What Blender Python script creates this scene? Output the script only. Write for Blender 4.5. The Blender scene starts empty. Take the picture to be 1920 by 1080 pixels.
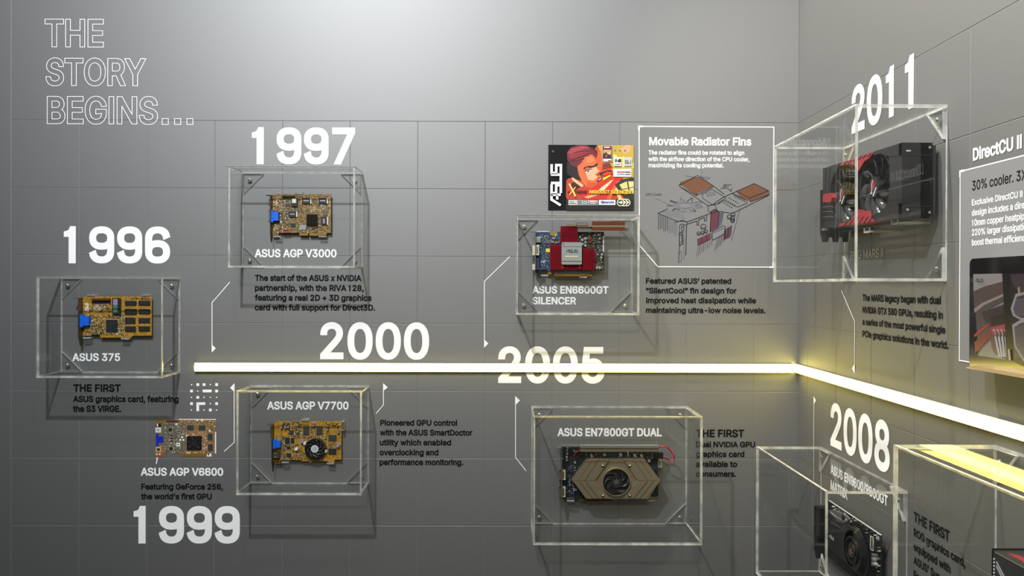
import bpy, bmesh, math, os, random
from mathutils import Vector, Matrix, geometry

# ------------------------------------------------------------------ camera, world, lights
SC = bpy.context.scene
COL = SC.collection
FPX = 1482.84                       # focal length for a 1920 px wide frame
CAM = Vector((0.0, -1.7605, 1.5355))
YAW, PITCH, ROLL = -0.0060, -0.0031, -0.0029
XC = 0.6496                         # x of the right wall
TILE = 0.15
X0 = -1.0999                        # first grid column on the back wall
Z0 = 1.90                           # top grid row
RZ = Matrix.Rotation(YAW, 3, 'Z'); RX = Matrix.Rotation(PITCH, 3, 'X'); RY = Matrix.Rotation(ROLL, 3, 'Y')
ROT = RZ @ RX @ RY
cam_data = bpy.data.cameras.new('camera')
cam_data.sensor_width = 36.0
cam_data.lens = FPX * 36.0 / 1920.0
cam_data.clip_start = 0.01
cam = bpy.data.objects.new('camera', cam_data)
COL.objects.link(cam)
M3 = ROT @ Matrix.Rotation(math.pi / 2, 3, 'X')
cam.matrix_world = Matrix.Translation(CAM) @ M3.to_4x4()
SC.camera = cam

vs = SC.view_settings
vs.view_transform = 'Standard'
vs.look = 'None'
vs.exposure = 0.0
vs.gamma = 1.0
vs.use_curve_mapping = False

world = bpy.data.worlds.new('hall')
SC.world = world
world.use_nodes = True
bg = world.node_tree.nodes['Background']
bg.inputs[0].default_value = (0.90, 0.95, 1.0, 1)
bg.inputs[1].default_value = 0.06

cy = SC.cycles
cy.max_bounces = 14
cy.diffuse_bounces = 4
cy.glossy_bounces = 6
cy.transmission_bounces = 8
cy.transparent_max_bounces = 40
cy.caustics_refractive = False
cy.caustics_reflective = False
cy.sample_clamp_indirect = 4.0

def lamp(name, loc, target, power, col, radius, angle=110, blend=0.8):
    ld = bpy.data.lights.new(name, 'SPOT')
    ld.energy = power; ld.color = col; ld.shadow_soft_size = radius
    ld.spot_size = math.radians(angle); ld.spot_blend = blend
    o = bpy.data.objects.new(name, ld)
    COL.objects.link(o)
    o.location = loc
    o.rotation_euler = (Vector(target) - Vector(loc)).to_track_quat('-Z', 'Y').to_euler()
    return o

lamp('ceiling_or_fill_spot', (-0.54, -1.37, 2.79), (-0.40, 0, 0.7), 135, (0.94, 0.975, 1.0), 0.022, 150, 0.4)
lamp('ceiling_or_fill_spot', (-0.40, -0.95, 2.79), (0.2, 0, 1.4), 20, (1.0, 0.98, 0.95), 0.022)
lamp('ceiling_or_fill_spot', (-0.10, -0.50, 2.88), (0.65, -0.62, 1.9), 130, (1.0, 0.92, 0.74), 0.03, 78, 0.5)  # warm fill spot added to brighten the upper right wall
lamp('ceiling_or_fill_spot', (-0.29, -3.04, 2.85), (0.65, -0.1, 1.9), 85, (1.0, 0.93, 0.78), 0.05, 75, 0.9)
# unseen overhead fill lamps added behind the viewer to broaden the light
for lx, ly in ((-1.3, -1.9), (0.1, -2.0)):
    ld = bpy.data.lights.new('overhead_fill_light', 'AREA')
    ld.shape = 'RECTANGLE'; ld.size = 1.4; ld.size_y = 0.5; ld.energy = 10; ld.color = (0.93, 0.97, 1.0)
    o = bpy.data.objects.new('overhead_fill_light', ld); COL.objects.link(o)
    o.location = (lx, ly, 2.96)

# ------------------------------------------------------------------ materials
def mat(name, col, rough=0.6, metal=0.0, spec=0.5, emit=None, estr=0.0, coat=0.0, coat_rough=0.03):
    m = bpy.data.materials.new(name)
    m.use_nodes = True
    b = m.node_tree.nodes['Principled BSDF']
    b.inputs['Base Color'].default_value = (*col, 1)
    b.inputs['Roughness'].default_value = rough
    b.inputs['Metallic'].default_value = metal
    b.inputs['Specular IOR Level'].default_value = spec
    b.inputs['Coat Weight'].default_value = coat
    b.inputs['Coat Roughness'].default_value = coat_rough
    if emit:
        b.inputs['Emission Color'].default_value = (*emit, 1)
        b.inputs['Emission Strength'].default_value = estr
    return m

def srgb(r, g, b):
    f = lambda c: (c / 255 / 12.92) if c <= 10 else ((c / 255 + .055) / 1.055) ** 2.4
    return (f(r), f(g), f(b))

def noisy(m, c1, c2, scale, detail=2.0, lo=0.4, hi=0.6, kind='NOISE', bump=0.0, rough=None):
    nt = m.node_tree; b = nt.nodes['Principled BSDF']
    tc = nt.nodes.new('ShaderNodeTexCoord')
    if kind == 'NOISE':
        n = nt.nodes.new('ShaderNodeTexNoise'); n.inputs['Detail'].default_value = detail
        out = n.outputs['Fac']
    else:
        n = nt.nodes.new('ShaderNodeTexVoronoi'); out = n.outputs['Color']
    n.inputs['Scale'].default_value = scale
    nt.links.new(tc.outputs['Object'], n.inputs['Vector'])
    r = nt.nodes.new('ShaderNodeValToRGB')
    r.color_ramp.elements[0].position = lo; r.color_ramp.elements[0].color = (*c1, 1)
    r.color_ramp.elements[1].position = hi; r.color_ramp.elements[1].color = (*c2, 1)
    nt.links.new(out, r.inputs['Fac'])
    nt.links.new(r.outputs['Color'], b.inputs['Base Color'])
    if bump:
        bp = nt.nodes.new('ShaderNodeBump'); bp.inputs['Strength'].default_value = bump
        bp.inputs['Distance'].default_value = 0.0004
        nt.links.new(out, bp.inputs['Height']); nt.links.new(bp.outputs['Normal'], b.inputs['Normal'])
    return m

# silver metallic wall film with a clear satin top coat
WALL = mat('silver_wall_film', (0.30, 0.305, 0.31), rough=0.64, metal=0.9, coat=0.0, coat_rough=0.16)
noisy(WALL, (0.225, 0.228, 0.233), (0.265, 0.268, 0.273), 900, 1.0, 0.35, 0.65)
JOINT = mat('joint_grey', (0.20, 0.20, 0.20), rough=0.8, spec=0.2)
FLOORM = mat('dark_carpet', (0.02, 0.021, 0.024), rough=0.95, spec=0.1)
noisy(FLOORM, (0.015, 0.016, 0.018), (0.03, 0.031, 0.034), 300)
CEILM = mat('ceiling_paint', (0.55, 0.55, 0.55), rough=0.9); noisy(CEILM, (0.53, 0.53, 0.53), (0.57, 0.57, 0.57), 40)
HALLM = mat('hall_wall_paint', (0.82, 0.82, 0.82), rough=0.9); noisy(HALLM, (0.5,0.5,0.5),(0.54,0.54,0.54), 20)
VWHITE = mat('white_vinyl', (0.90, 0.91, 0.93), rough=0.7, spec=0.2)
VBLACK = mat('black_vinyl', (0.004, 0.004, 0.005), rough=0.7, spec=0.15)
VGREY = mat('grey_print', srgb(118, 119, 121), rough=0.75, spec=0.2)

def clear_mat():
    m = bpy.data.materials.new('clear_acrylic'); m.use_nodes = True
    nt = m.node_tree; nt.nodes.clear()
    out = nt.nodes.new('ShaderNodeOutputMaterial')
    tr = nt.nodes.new('ShaderNodeBsdfTransparent'); tr.inputs[0].default_value = (0.985, 0.99, 0.988, 1)
    gl = nt.nodes.new('ShaderNodeBsdfGlossy'); gl.inputs['Roughness'].default_value = 0.0
    lw = nt.nodes.new('ShaderNodeLayerWeight'); lw.inputs['Blend'].default_value = 0.5
    pw = nt.nodes.new('ShaderNodeMath'); pw.operation = 'POWER'; pw.inputs[1].default_value = 5.0
    nt.links.new(lw.outputs['Facing'], pw.inputs[0])
    ma = nt.nodes.new('ShaderNodeMath'); ma.operation = 'MULTIPLY_ADD'
    ma.inputs[1].default_value = 0.33; ma.inputs[2].default_value = 0.03
    nt.links.new(pw.outputs[0], ma.inputs[0])
    mx = nt.nodes.new('ShaderNodeMixShader')
    nt.links.new(ma.outputs[0], mx.inputs[0]); nt.links.new(tr.outputs[0], mx.inputs[1]); nt.links.new(gl.outputs[0], mx.inputs[2])
    nt.links.new(mx.outputs[0], out.inputs[0])
    return m

def edge_mat(name, t, d, g):
    m = bpy.data.materials.new(name); m.use_nodes = True
    nt = m.node_tree; nt.nodes.clear()
    out = nt.nodes.new('ShaderNodeOutputMaterial')
    tr = nt.nodes.new('ShaderNodeBsdfTransparent'); tr.inputs[0].default_value = (0.9, 0.92, 0.91, 1)
    df = nt.nodes.new('ShaderNodeBsdfDiffuse'); df.inputs[0].default_value = (0.95, 0.955, 0.95, 1)
    tl = nt.nodes.new('ShaderNodeBsdfTranslucent'); tl.inputs[0].default_value = (0.95, 0.955, 0.95, 1)
    gl = nt.nodes.new('ShaderNodeBsdfGlossy'); gl.inputs['Roughness'].default_value = 0.25
    tc = nt.nodes.new('ShaderNodeTexCoord'); nz = nt.nodes.new('ShaderNodeTexNoise')
    nz.inputs['Scale'].default_value = 38; nz.inputs['Detail'].default_value = 3
    nt.links.new(tc.outputs['Object'], nz.inputs['Vector'])
    mr = nt.nodes.new('ShaderNodeMapRange'); mr.inputs['From Min'].default_value = 0.35; mr.inputs['From Max'].default_value = 0.65
    mr.inputs['To Min'].default_value = max(0.0, d - 0.22); mr.inputs['To Max'].default_value = min(1, d + 0.22)
    nt.links.new(nz.outputs['Fac'], mr.inputs['Value'])
    m1 = nt.nodes.new('ShaderNodeMixShader'); m1.inputs[0].default_value = 0.5
    nt.links.new(df.outputs[0], m1.inputs[1]); nt.links.new(tl.outputs[0], m1.inputs[2])
    m2 = nt.nodes.new('ShaderNodeMixShader'); m2.inputs[0].default_value = g
    nt.links.new(tr.outputs[0], m2.inputs[1]); nt.links.new(gl.outputs[0], m2.inputs[2])
    m3 = nt.nodes.new('ShaderNodeMixShader')
    nt.links.new(mr.outputs[0], m3.inputs[0]); nt.links.new(m2.outputs[0], m3.inputs[1]); nt.links.new(m1.outputs[0], m3.inputs[2])
    nt.links.new(m3.outputs[0], out.inputs[0])
    return m

CLEAR = clear_mat()
EDGE = edge_mat('sawn_acrylic_edge', 0.3, 0.64, 0.45)
LEDM = mat('lit_diffuser', (0.25, 0.25, 0.12), rough=0.6, spec=0.1, emit=(1.0, 0.80, 0.15), estr=17.0)
ALU = mat('brushed_aluminium', srgb(190, 190, 185), rough=0.35, metal=0.9)
CHROME = mat('polished_steel', srgb(225, 225, 220), rough=0.18, metal=1.0)
STEEL = mat('steel_bracket', srgb(150, 146, 135), rough=0.35, metal=0.85)
DARKST = mat('dark_olive_steel', srgb(96, 90, 66), rough=0.4, metal=0.7)
CREAM = mat('cream_port', srgb(205, 198, 178), rough=0.5)
BLACKP = mat('black_plastic', (0.008, 0.008, 0.009), rough=0.45)
BLACKM = mat('matt_black_metal', (0.014, 0.014, 0.015), rough=0.38, metal=0.3)
CHIP = mat('chip_epoxy', (0.012, 0.013, 0.017), rough=0.5)
CHIPG = mat('chip_epoxy_grey', (0.035, 0.038, 0.036), rough=0.5)
PINS = mat('tinned_pins', srgb(190, 180, 150), rough=0.4, metal=0.6)
GOLD = mat('gold_contacts', srgb(206, 160, 62), rough=0.32, metal=0.75)
DGOLD = mat('dull_gold', srgb(150, 112, 40), rough=0.4, metal=0.6)
BLUEP = mat('blue_port_plastic', (0.004, 0.12, 0.72), rough=0.45)
DBLUEP = mat('dark_blue_port_plastic', (0.01, 0.02, 0.42), rough=0.45)
REDAL = mat('red_anodised_aluminium', (0.36, 0.004, 0.022), rough=0.36, metal=0.55)
REDP = mat('red_trim_plastic', (0.25, 0.018, 0.024), rough=0.4)
COPPER = mat('copper_fin', srgb(150, 86, 66), rough=0.35, metal=0.85)
TAUPE = mat('champagne_metal', srgb(165, 152, 128), rough=0.36, metal=0.72)
SILVP = mat('silver_plate', srgb(172, 180, 182), rough=0.35, metal=0.55)
WHITEC = mat('white_component', (0.80, 0.79, 0.74), rough=0.5)
BEIGE = mat('beige_component', srgb(196, 176, 132), rough=0.55)
LILAC = mat('lilac_capacitor', srgb(150, 135, 175), rough=0.4)
BROWN = mat('brown_connector', srgb(92, 52, 24), rough=0.6)
YELST = mat('yellow_sticker', srgb(225, 215, 60), rough=0.6)
GREYST = mat('grey_sticker', srgb(205, 210, 210), rough=0.35)
FANM = mat('fan_blade_plastic', (0.05, 0.05, 0.052), rough=0.28)
GOLDPCB = mat('gold_circuit_board', srgb(190, 130, 30), rough=0.5)
noisy(GOLDPCB, srgb(184, 136, 38), srgb(132, 98, 28), 260, 3, 0.42, 0.62)
BRPCB = mat('bronze_circuit_board', srgb(140, 100, 45), rough=0.5)
noisy(BRPCB, srgb(146, 114, 60), srgb(80, 64, 36), 260, 3, 0.40, 0.62)
ORPCB = mat('orange_circuit_board', srgb(190, 110, 40), rough=0.6, spec=0.2)
noisy(ORPCB, srgb(170, 112, 58), srgb(92, 86, 66), 300, 3, 0.42, 0.60)
BLPCB = mat('blue_circuit_board', srgb(20, 60, 105), rough=0.45)
noisy(BLPCB, srgb(28, 76, 124), srgb(10, 28, 52), 240, 3, 0.42, 0.60)
NVPCB = mat('black_circuit_board', (0.006, 0.008, 0.010), rough=0.45)
noisy(NVPCB, (0.004, 0.006, 0.008), (0.016, 0.022, 0.026), 300, 3, 0.42, 0.60)

# ------------------------------------------------------------------ frames on the two walls
class Frame:
    """a: along the wall, b: up, w: out of the wall."""
    def __init__(s, right):
        s.right = right
    def P(s, a, b, w):
        return Vector((XC - w, -a, b)) if s.right else Vector((a, -w, b))
    def px(s, u, v, w=0.0):
        d = ROT @ Vector(((u - 960) / FPX, 1.0, -(v - 540) / FPX))
        if s.right:
            t = (XC - w - CAM.x) / d.x; p = CAM + d * t
            return -p.y, p.z
        t = (-w - CAM.y) / d.y; p = CAM + d * t
        return p.x, p.z
B = Frame(False)
R = Frame(True)

class MB:
    def __init__(s):
        s.v = []; s.f = []; s.m = []; s.mats = []
    def mi(s, m):
        if m not in s.mats: s.mats.append(m)
        return s.mats.index(m)
    def add(s, vs, fs, m):
        o = len(s.v); k = s.mi(m)
        s.v += [Vector(p) for p in vs]
        for f in fs:
            s.f.append(tuple(i + o for i in f)); s.m.append(k)
        return s
    def prism(s, F, pts, w0, w1, m, top=None, inset=0.0):
        """closed outline pts [(a,b)] from w0 to w1 (w1 nearer the viewer); convex or mildly concave"""
        n = len(pts)
        if inset:
            ca = sum(p[0] for p in pts) / n; cb = sum(p[1] for p in pts) / n
            R_ = max(math.hypot(p[0] - ca, p[1] - cb) for p in pts); k = 1 - inset / R_
            p2 = [(ca + (p[0] - ca) * k, cb + (p[1] - cb) * k) for p in pts]
        else:
            p2 = pts
        vs = [F.P(a, b, w0) for a, b in pts] + [F.P(a, b, w1) for a, b in p2]
        tri = geometry.tessellate_polygon([[Vector((a, b, 0)) for a, b in pts]]) if n > 4 else None
        faces = []
        if tri:
            faces += [tuple(t) for t in tri] + [tuple(i + n for i in reversed(t)) for t in tri]
        else:
            faces += [tuple(range(n)), tuple(reversed(range(n, 2 * n)))]
        side = [(i, i + n, (i + 1) % n + n, (i + 1) % n) for i in range(n)]
        if top is not None:
            s.add(vs, side, m); s.add(vs, faces, top)
        else:
            s.add(vs, faces + side, m)
        return s
    def box(s, F, a0, b0, a1, b1, w0, w1, m, top=None):
        return s.prism(F, [(a0, b0), (a1, b0), (a1, b1), (a0, b1)], w0, w1, m, top)
    def flat(s, F, pts, w, m):
        n = len(pts)
        tri = geometry.tessellate_polygon([[Vector((a, b, 0)) for a, b in pts]]) if n > 4 else [tuple(range(n))]
        s.add([F.P(a, b, w) for a, b in pts], [tuple(t) for t in tri], m)
        return s
    def ribbon(s, F, pts, width, w, m, h=0.0, closed=False):
        n = len(pts); L = []; Rr = []
        for i in range(n):
            p = Vector(pts[i])
            if closed: pa, pb = Vector(pts[i - 1]), Vector(pts[(i + 1) % n])
            else: pa, pb = Vector(pts[max(i - 1, 0)]), Vector(pts[min(i + 1, n - 1)])
            d1 = (p - pa); d2 = (pb - p)
            if d1.length < 1e-9: d1 = d2
            if d2.length < 1e-9: d2 = d1
            d1 = d1.normalized(); d2 = d2.normalized()
            n1 = Vector((-d1.y, d1.x)); n2 = Vector((-d2.y, d2.x)); mm = n1 + n2
            if mm.length < 1e-6: mm = n1
            mm = mm.normalized(); k = min(2.0, 1 / max(0.3, mm.dot(n1)))
            L.append(p + mm * width / 2 * k); Rr.append(p - mm * width / 2 * k)
        vs = [F.P(q.x, q.y, w) for q in L] + [F.P(q.x, q.y, w) for q in Rr]
        rng = range(n) if closed else range(n - 1)
        fs = [(i, (i + 1) % n, (i + 1) % n + n, i + n) for i in rng]
        if h:
            vs += [F.P(q.x, q.y, w - h) for q in L] + [F.P(q.x, q.y, w - h) for q in Rr]
            k = 2 * n
            fs += [(i, i + k, (i + 1) % n + k, (i + 1) % n) for i in rng] + [(i + n, (i + 1) % n + n, (i + 1) % n + n + k, i + n + k) for i in rng]
        s.add(vs, fs, m)
        return s
    def disc(s, F, ca, cb, r, w0, w1, m, top=None, n=24, inset=0.0):
        pts = [(ca + r * math.cos(2 * math.pi * i / n), cb + r * math.sin(2 * math.pi * i / n)) for i in range(n)]
        vs = [F.P(a, b, w0) for a, b in pts]
        r2 = r - inset
        pts2 = [(ca + r2 * math.cos(2 * math.pi * i / n), cb + r2 * math.sin(2 * math.pi * i / n)) for i in range(n)]
        vs += [F.P(a, b, w1) for a, b in pts2]
        side = [(i, i + n, (i + 1) % n + n, (i + 1) % n) for i in range(n)]
        s.add(vs, side, m); s.add(vs, [tuple(reversed(range(n, 2 * n))), tuple(range(n))], top or m)
        return s
    def ring(s, F, ca, cb, r0, r1, w0, w1, m, n=36):
        vs = []
        for r, w in ((r0, w0), (r1, w0), (r1, w1), (r0, w1)):
            vs += [F.P(ca + r * math.cos(2 * math.pi * i / n), cb + r * math.sin(2 * math.pi * i / n), w) for i in range(n)]
        fs = []
        for j in range(4):
            for i in range(n):
                fs.append((j * n + i, j * n + (i + 1) % n, ((j + 1) % 4) * n + (i + 1) % n, ((j + 1) % 4) * n + i))
        s.add(vs, fs, m)
        return s
    def dome(s, F, ca, cb, r, w0, h, m, n=16):
        k = 4; vs = []
        for j in range(k):
            t = j / k * math.pi / 2
            vs += [F.P(ca + r * math.cos(t) * math.cos(2 * math.pi * i / n), cb + r * math.cos(t) * math.sin(2 * math.pi * i / n), w0 + h * math.sin(t)) for i in range(n)]
        vs.append(F.P(ca, cb, w0 + h)); fs = []
        for j in range(k - 1):
            for i in range(n):
                fs.append((j * n + i, j * n + (i + 1) % n, (j + 1) * n + (i + 1) % n, (j + 1) * n + i))
        for i in range(n): fs.append(((k - 1) * n + i, (k - 1) * n + (i + 1) % n, len(vs) - 1))
        fs.append(tuple(reversed(range(n))))
        s.add(vs, fs, m)
        return s
    def tube(s, pts, r, m, n=8):
        vs = []; K = len(pts); fs = []
        for i in range(K):
            d = (Vector(pts[min(i + 1, K - 1)]) - Vector(pts[max(i - 1, 0)])).normalized()
            u = d.cross(Vector((0.3, 0.2, 1))).normalized(); w = d.cross(u)
            vs += [Vector(pts[i]) + (u * math.cos(2 * math.pi * k / n) + w * math.sin(2 * math.pi * k / n)) * r for k in range(n)]
        for i in range(K - 1):
            for k in range(n):
                fs.append((i * n + k, i * n + (k + 1) % n, (i + 1) * n + (k + 1) % n, (i + 1) * n + k))
        fs.append(tuple(range(n))); fs.append(tuple((K - 1) * n + k for k in reversed(range(n))))
        s.add(vs, fs, m)
        return s
    def build(s, name, parent=None, origin=None, kind=None, label=None, smooth=False, recalc=True):
        o0 = Vector(parent['_o']) if parent is not None else (Vector(origin) if origin is not None else Vector((0, 0, 0)))
        me = bpy.data.meshes.new(name)
        me.from_pydata([v - o0 for v in s.v], [], s.f)
        for m in s.mats: me.materials.append(m)
        me.polygons.foreach_set('material_index', s.m)
        if recalc:
            bm = bmesh.new(); bm.from_mesh(me)
            bmesh.ops.recalc_face_normals(bm, faces=bm.faces[:])
            bm.to_mesh(me); bm.free()
        if smooth:
            me.polygons.foreach_set('use_smooth', [True] * len(me.polygons))
        me.update()
        o = bpy.data.objects.new(name, me)
        COL.objects.link(o)
        if parent is not None: o.parent = parent
        else: o.location = o0
        o['_o'] = tuple(o0)
        if kind: o['kind'] = kind
        if label: o['label'] = label
        return o

def thing(name, label, cat, origin, group=None):
    o = bpy.data.objects.new(name, None)
    COL.objects.link(o)
    o.location = origin; o['_o'] = tuple(origin)
    o.empty_display_size = 0.02
    o['label'] = label; o['category'] = cat
    if group: o['group'] = group
    return o

def tag(o, label, cat, group=None):
    o['label'] = label; o['category'] = cat
    if group: o['group'] = group
    return o

class Vw:
    """coordinates read off an enlarged detail: origin (ox, oy), s enlarged pixels per photo pixel"""
    def __init__(s, F, ox, oy, sc):
        s.F = F; s.ox = ox; s.oy = oy; s.s = sc
    def p(s, x, y, w=0.0):
        return s.F.px(s.ox + x / s.s, s.oy + y / s.s, w)
    def pts(s, L, w):
        return [s.p(x, y, w) for x, y in L]
    def r(s, x, y, rr, w):
        a = s.p(x, y - rr, w); b = s.p(x, y + rr, w)
        return abs(a[1] - b[1]) / 2
    def box(s, mb, x0, y0, x1, y1, w0, w1, m, top=None):
        a0, b0 = s.p(x0, y1, w1); a1, b1 = s.p(x1, y0, w1)
        mb.box(s.F, a0, b0, a1, b1, w0, w1, m, top)
    def disc(s, mb, x, y, rr, w0, w1, m, top=None, n=16, inset=0.0):
        a, b = s.p(x, y, w1); mb.disc(s.F, a, b, s.r(x, y, rr, w1), w0, w1, m, top, n, inset)
    def poly(s, mb, L, w0, w1, m, top=None):
        mb.prism(s.F, s.pts(L, w1), w0, w1, m, top)
    def flat(s, mb, L, w, m):
        mb.flat(s.F, s.pts(L, w), w, m)
    def line(s, mb, L, width, w, m, h=0.0, closed=False):
        mb.ribbon(s.F, s.pts(L, w), width, w, m, h, closed)

# ------------------------------------------------------------------ lettering
FONT = None
try:
    fp = os.path.join(bpy.utils.resource_path('LOCAL'), 'datafiles', 'fonts', 'Inter.woff2')
    FONT = bpy.data.fonts.load(fp)
except Exception:
    FONT = None

def _offset_loop(L, off):
    """move a closed outline sideways; font outlines keep their inside on one side"""
    n = len(L); out = []
    for i in range(n):
        p0, p, p1 = L[i - 1], L[i], L[(i + 1) % n]
        d1 = Vector((p[0] - p0[0], p[1] - p0[1])).normalized(); d2 = Vector((p1[0] - p[0], p1[1] - p[1])).normalized()
        m = Vector((-d1.y - d2.y, d1.x + d2.x))
        if m.length < 1e-6: m = Vector((-d1.y, d1.x))
        m.normalize(); k = min(1.6, 1 / max(0.2, m.x * -d1.y + m.y * d1.x))
        out.append((p[0] + m.x * off * k, p[1] + m.y * off * k))
    return out

def _font_loops(txt):
    cu = bpy.data.curves.new('tmp', 'FONT'); cu.body = txt; cu.size = 1.0
    if FONT: cu.font = FONT
    ob = bpy.data.objects.new('tmp', cu); COL.objects.link(ob)
    bpy.context.view_layer.update()
    c2 = ob.to_curve(bpy.context.evaluated_depsgraph_get())
    loops = []
    for sp in c2.splines:
        bp = sp.bezier_points; n = len(bp); L = []
        for i in range(n):
            q0, q1 = bp[i], bp[(i + 1) % n]
            P0, H0, H1, P1 = q0.co.xy, q0.handle_right.xy, q1.handle_left.xy, q1.co.xy
            dev = abs((H0 - P0).cross(P1 - P0)) + abs((H1 - P0).cross(P1 - P0))
            k = 1 if dev < 1e-4 * max((P1 - P0).length, 1e-6) else 5
            for j in range(k):
                t = j / k; u = 1 - t
                c = P0 * u ** 3 + H0 * (3 * u * u * t) + H1 * (3 * u * t * t) + P1 * t ** 3
                L.append((c.x, c.y))
        M = []
        for q in L:
            if not M or math.hypot(q[0] - M[-1][0], q[1] - M[-1][1]) > 1e-4: M.append(q)
        if len(M) > 1 and math.hypot(M[0][0] - M[-1][0], M[0][1] - M[-1][1]) < 1e-4: M.pop()
        if len(M) > 2: loops.append(M)
    ob.to_curve_clear()
    bpy.data.objects.remove(ob); bpy.data.curves.remove(cu)
    return loops

_area = lambda L: sum(L[i - 1][0] * L[i][1] - L[i][0] * L[i - 1][1] for i in range(len(L)))
_H = _font_loops('H')[0]
CAP = max(p[1] for p in _H)
HL = min(p[0] for p in _H)
STEM = min(p[0] for p in _H if p[0] > HL + 0.02) - HL
SIGN = -1 if _area(_H) > 0 else 1
_bar = _font_loops('|')[0]; BARX = min(p[0] for p in _bar)
_chars = {}
TAB = [False]
def char_loops(c):
    """outline loops and advance width of one character at size 1"""
    if (c, TAB[0]) in _chars: return _chars[(c, TAB[0])]
    bar = lambda x: max(_font_loops(x + '|'), key=lambda L: (min(p[0] for p in L)))
    adv = min(p[0] for p in bar(c)) - BARX
    loops = [] if c == ' ' else _font_loops(c)
    cw = lambda L: L if (_area(L) > 0) == (_area(_H) > 0) else L[::-1]
    rect = lambda x0, y0, x1, y1: cw([(x0, y0), (x1, y0), (x1, y1), (x0, y1)])
    if c == '1':
        d = CAP; adv = char_loops('0')[1]; o = adv * (0.20 if TAB[0] else 0.10); adv *= (1.0 if TAB[0] else 0.80)
        loops = [cw([(o + x * d, y * d) for x, y in ((.155, 0), (.285, 0), (.285, 1), (.185, 1), (.155, .93), (.10, .88), (0, .855), (0, .775), (.155, .775))])]
    elif c in '69':
        z = char_loops('0'); w0 = min(p[0] for p in z[0][0]); w1 = max(max(p[0] for p in l) for l in z[0]); adv = z[1]
        t = STEM * 1.0; th = STEM * .90; Wd = w1 - w0; q = CAP / 1.0; lo_ = CAP * .40
        def sup(x0, y0, x1, y1, a0, a1, n, e=2.35):
            cx, cy_ = (x0 + x1) / 2, (y0 + y1) / 2; out = []
            for i in range(n + 1):
                a = math.radians(a0 + (a1 - a0) * i / n); ca, sa = math.cos(a), math.sin(a)
                out.append((cx + (x1 - x0) / 2 * math.copysign(abs(ca) ** (2 / e), ca), cy_ + (y1 - y0) / 2 * math.copysign(abs(sa) ** (2 / e), sa)))
            return out
        A_ = sup(0, lo_, Wd, CAP, 0, 345, 23)
        B_ = sup(t, lo_ + th, Wd - t, CAP - th, 0, 345, 23)[::-1]
        H_ = [(Wd, CAP * .68)] + sup(0, 0, Wd, CAP * .62, 0, -170, 14)
        H_ = [p for p in H_] + [p for p in sup(t, th, Wd - t, CAP * .62 - th * .2, -168, 0, 14)] + [(Wd - t, CAP * .68)]
        g = [cw(A_), cw(B_)[::-1], cw(H_)]
        if c == '6': g = [[(Wd - x, CAP - y) for x, y in L] for L in g]
        loops = [[(x + w0, y) for x, y in L] for L in g]
    elif c == 'I':
        loops = [rect(HL, 0, HL + STEM, CAP)]; adv = 2 * HL + STEM
    elif c == 'l':
        h = max(p[1] for p in char_loops('h')[0][0]); x = min(p[0] for p in char_loops('h')[0][0])
        loops = [rect(x, 0, x + STEM * .95, h)]; adv = 2 * x + STEM * .95
    _chars[(c, TAB[0])] = (loops, adv)
    return _chars[(c, TAB[0])]

_glyphs = {}
def glyph(c, cond, off):
    key = (c, round(cond, 2), round(off, 4), TAB[0])
    if key in _glyphs: return _glyphs[key]
    cond = key[1]
    loops = [[(x * cond, y) for x, y in L] for L in char_loops(c)[0]]
    if off: loops = [_offset_loop(L, off * SIGN) for L in loops]
    if not loops:
        _glyphs[key] = ([], [], cond); return _glyphs[key]
    vin = [Vector(q) for L in loops for q in L]; fin = []; k = 0
    for L in loops:
        fin.append(list(range(k, k + len(L)))); k += len(L)
    r = geometry.delaunay_2d_cdt(vin, [], fin, 0, 1e-6)
    vs = [(v.x, v.y) for v in r[0]]; fs = []
    for f in r[2]:                                    # non-zero winding rule
        cx_, cy_ = [sum(vs[i][d] for i in f[:3]) / 3 for d in (0, 1)]
        wn = 0
        for L in loops:
            for i in range(len(L)):
                (x0, y0), (x1, y1) = L[i - 1], L[i]
                if (y0 <= cy_) != (y1 <= cy_):
                    t = (cy_ - y0) / (y1 - y0)
                    if x0 + t * (x1 - x0) > cx_: wn += 1 if y1 > y0 else -1
        if wn: fs.append(tuple(f))
    _glyphs[key] = (vs, fs, cond)
    return _glyphs[key]

def natural(txt):
    x = 0; lo = None; hi = 0
    for c in txt:
        L, adv = char_loops(c)
        if L:
            if lo is None: lo = x + min(p[0] for l in L for p in l)
            hi = x + max(p[0] for l in L for p in l)
        x += adv
    return lo, hi

def shaped(txt, W, H, stem, shear=0.0):
    """text fitted to ink width W and cap height H; stem = extra boldness as fraction of cap height"""
    off = stem * CAP / 2
    k = H / (CAP + 2 * off)
    lo, hi = natural(txt)
    cond = 0.8 if W is None else (W / k - 2 * off) / (hi - lo)
    V = []; Fc = []; x = -lo
    for c in txt:
        vs, fs, cq = glyph(c, cond, off)
        o = len(V); q = cond / cq
        V += [((x * cond + gx * q + off) * k, (gy + off) * k) for gx, gy in vs]
        Fc += [tuple(i + o for i in f) for f in fs]
        x += char_loops(c)[1]
    if shear: V = [(a + b * shear, b) for a, b in V]
    return V, Fc

def text_line(mb, F, txt, uL, vBase, uR, vTop, m, stem=0.105, w=0.0007, uT=None, shear=0.0):
    """baseline starts at photo point (uL, vBase), ink ends at uR; cap line passes (uT or uL, vTop)"""
    a0, b0 = F.px(uL, vBase, w)
    H = F.px(uT if uT else uL, vTop, w)[1] - b0
    W = None if uR is None else abs(F.px(uR, vBase, w)[0] - a0)
    vs, fs = shaped(txt, W, H, stem, shear)
    mb.add([F.P(a0 + x, b0 + y, w) for x, y in vs], fs, m)
    return a0, b0

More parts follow.
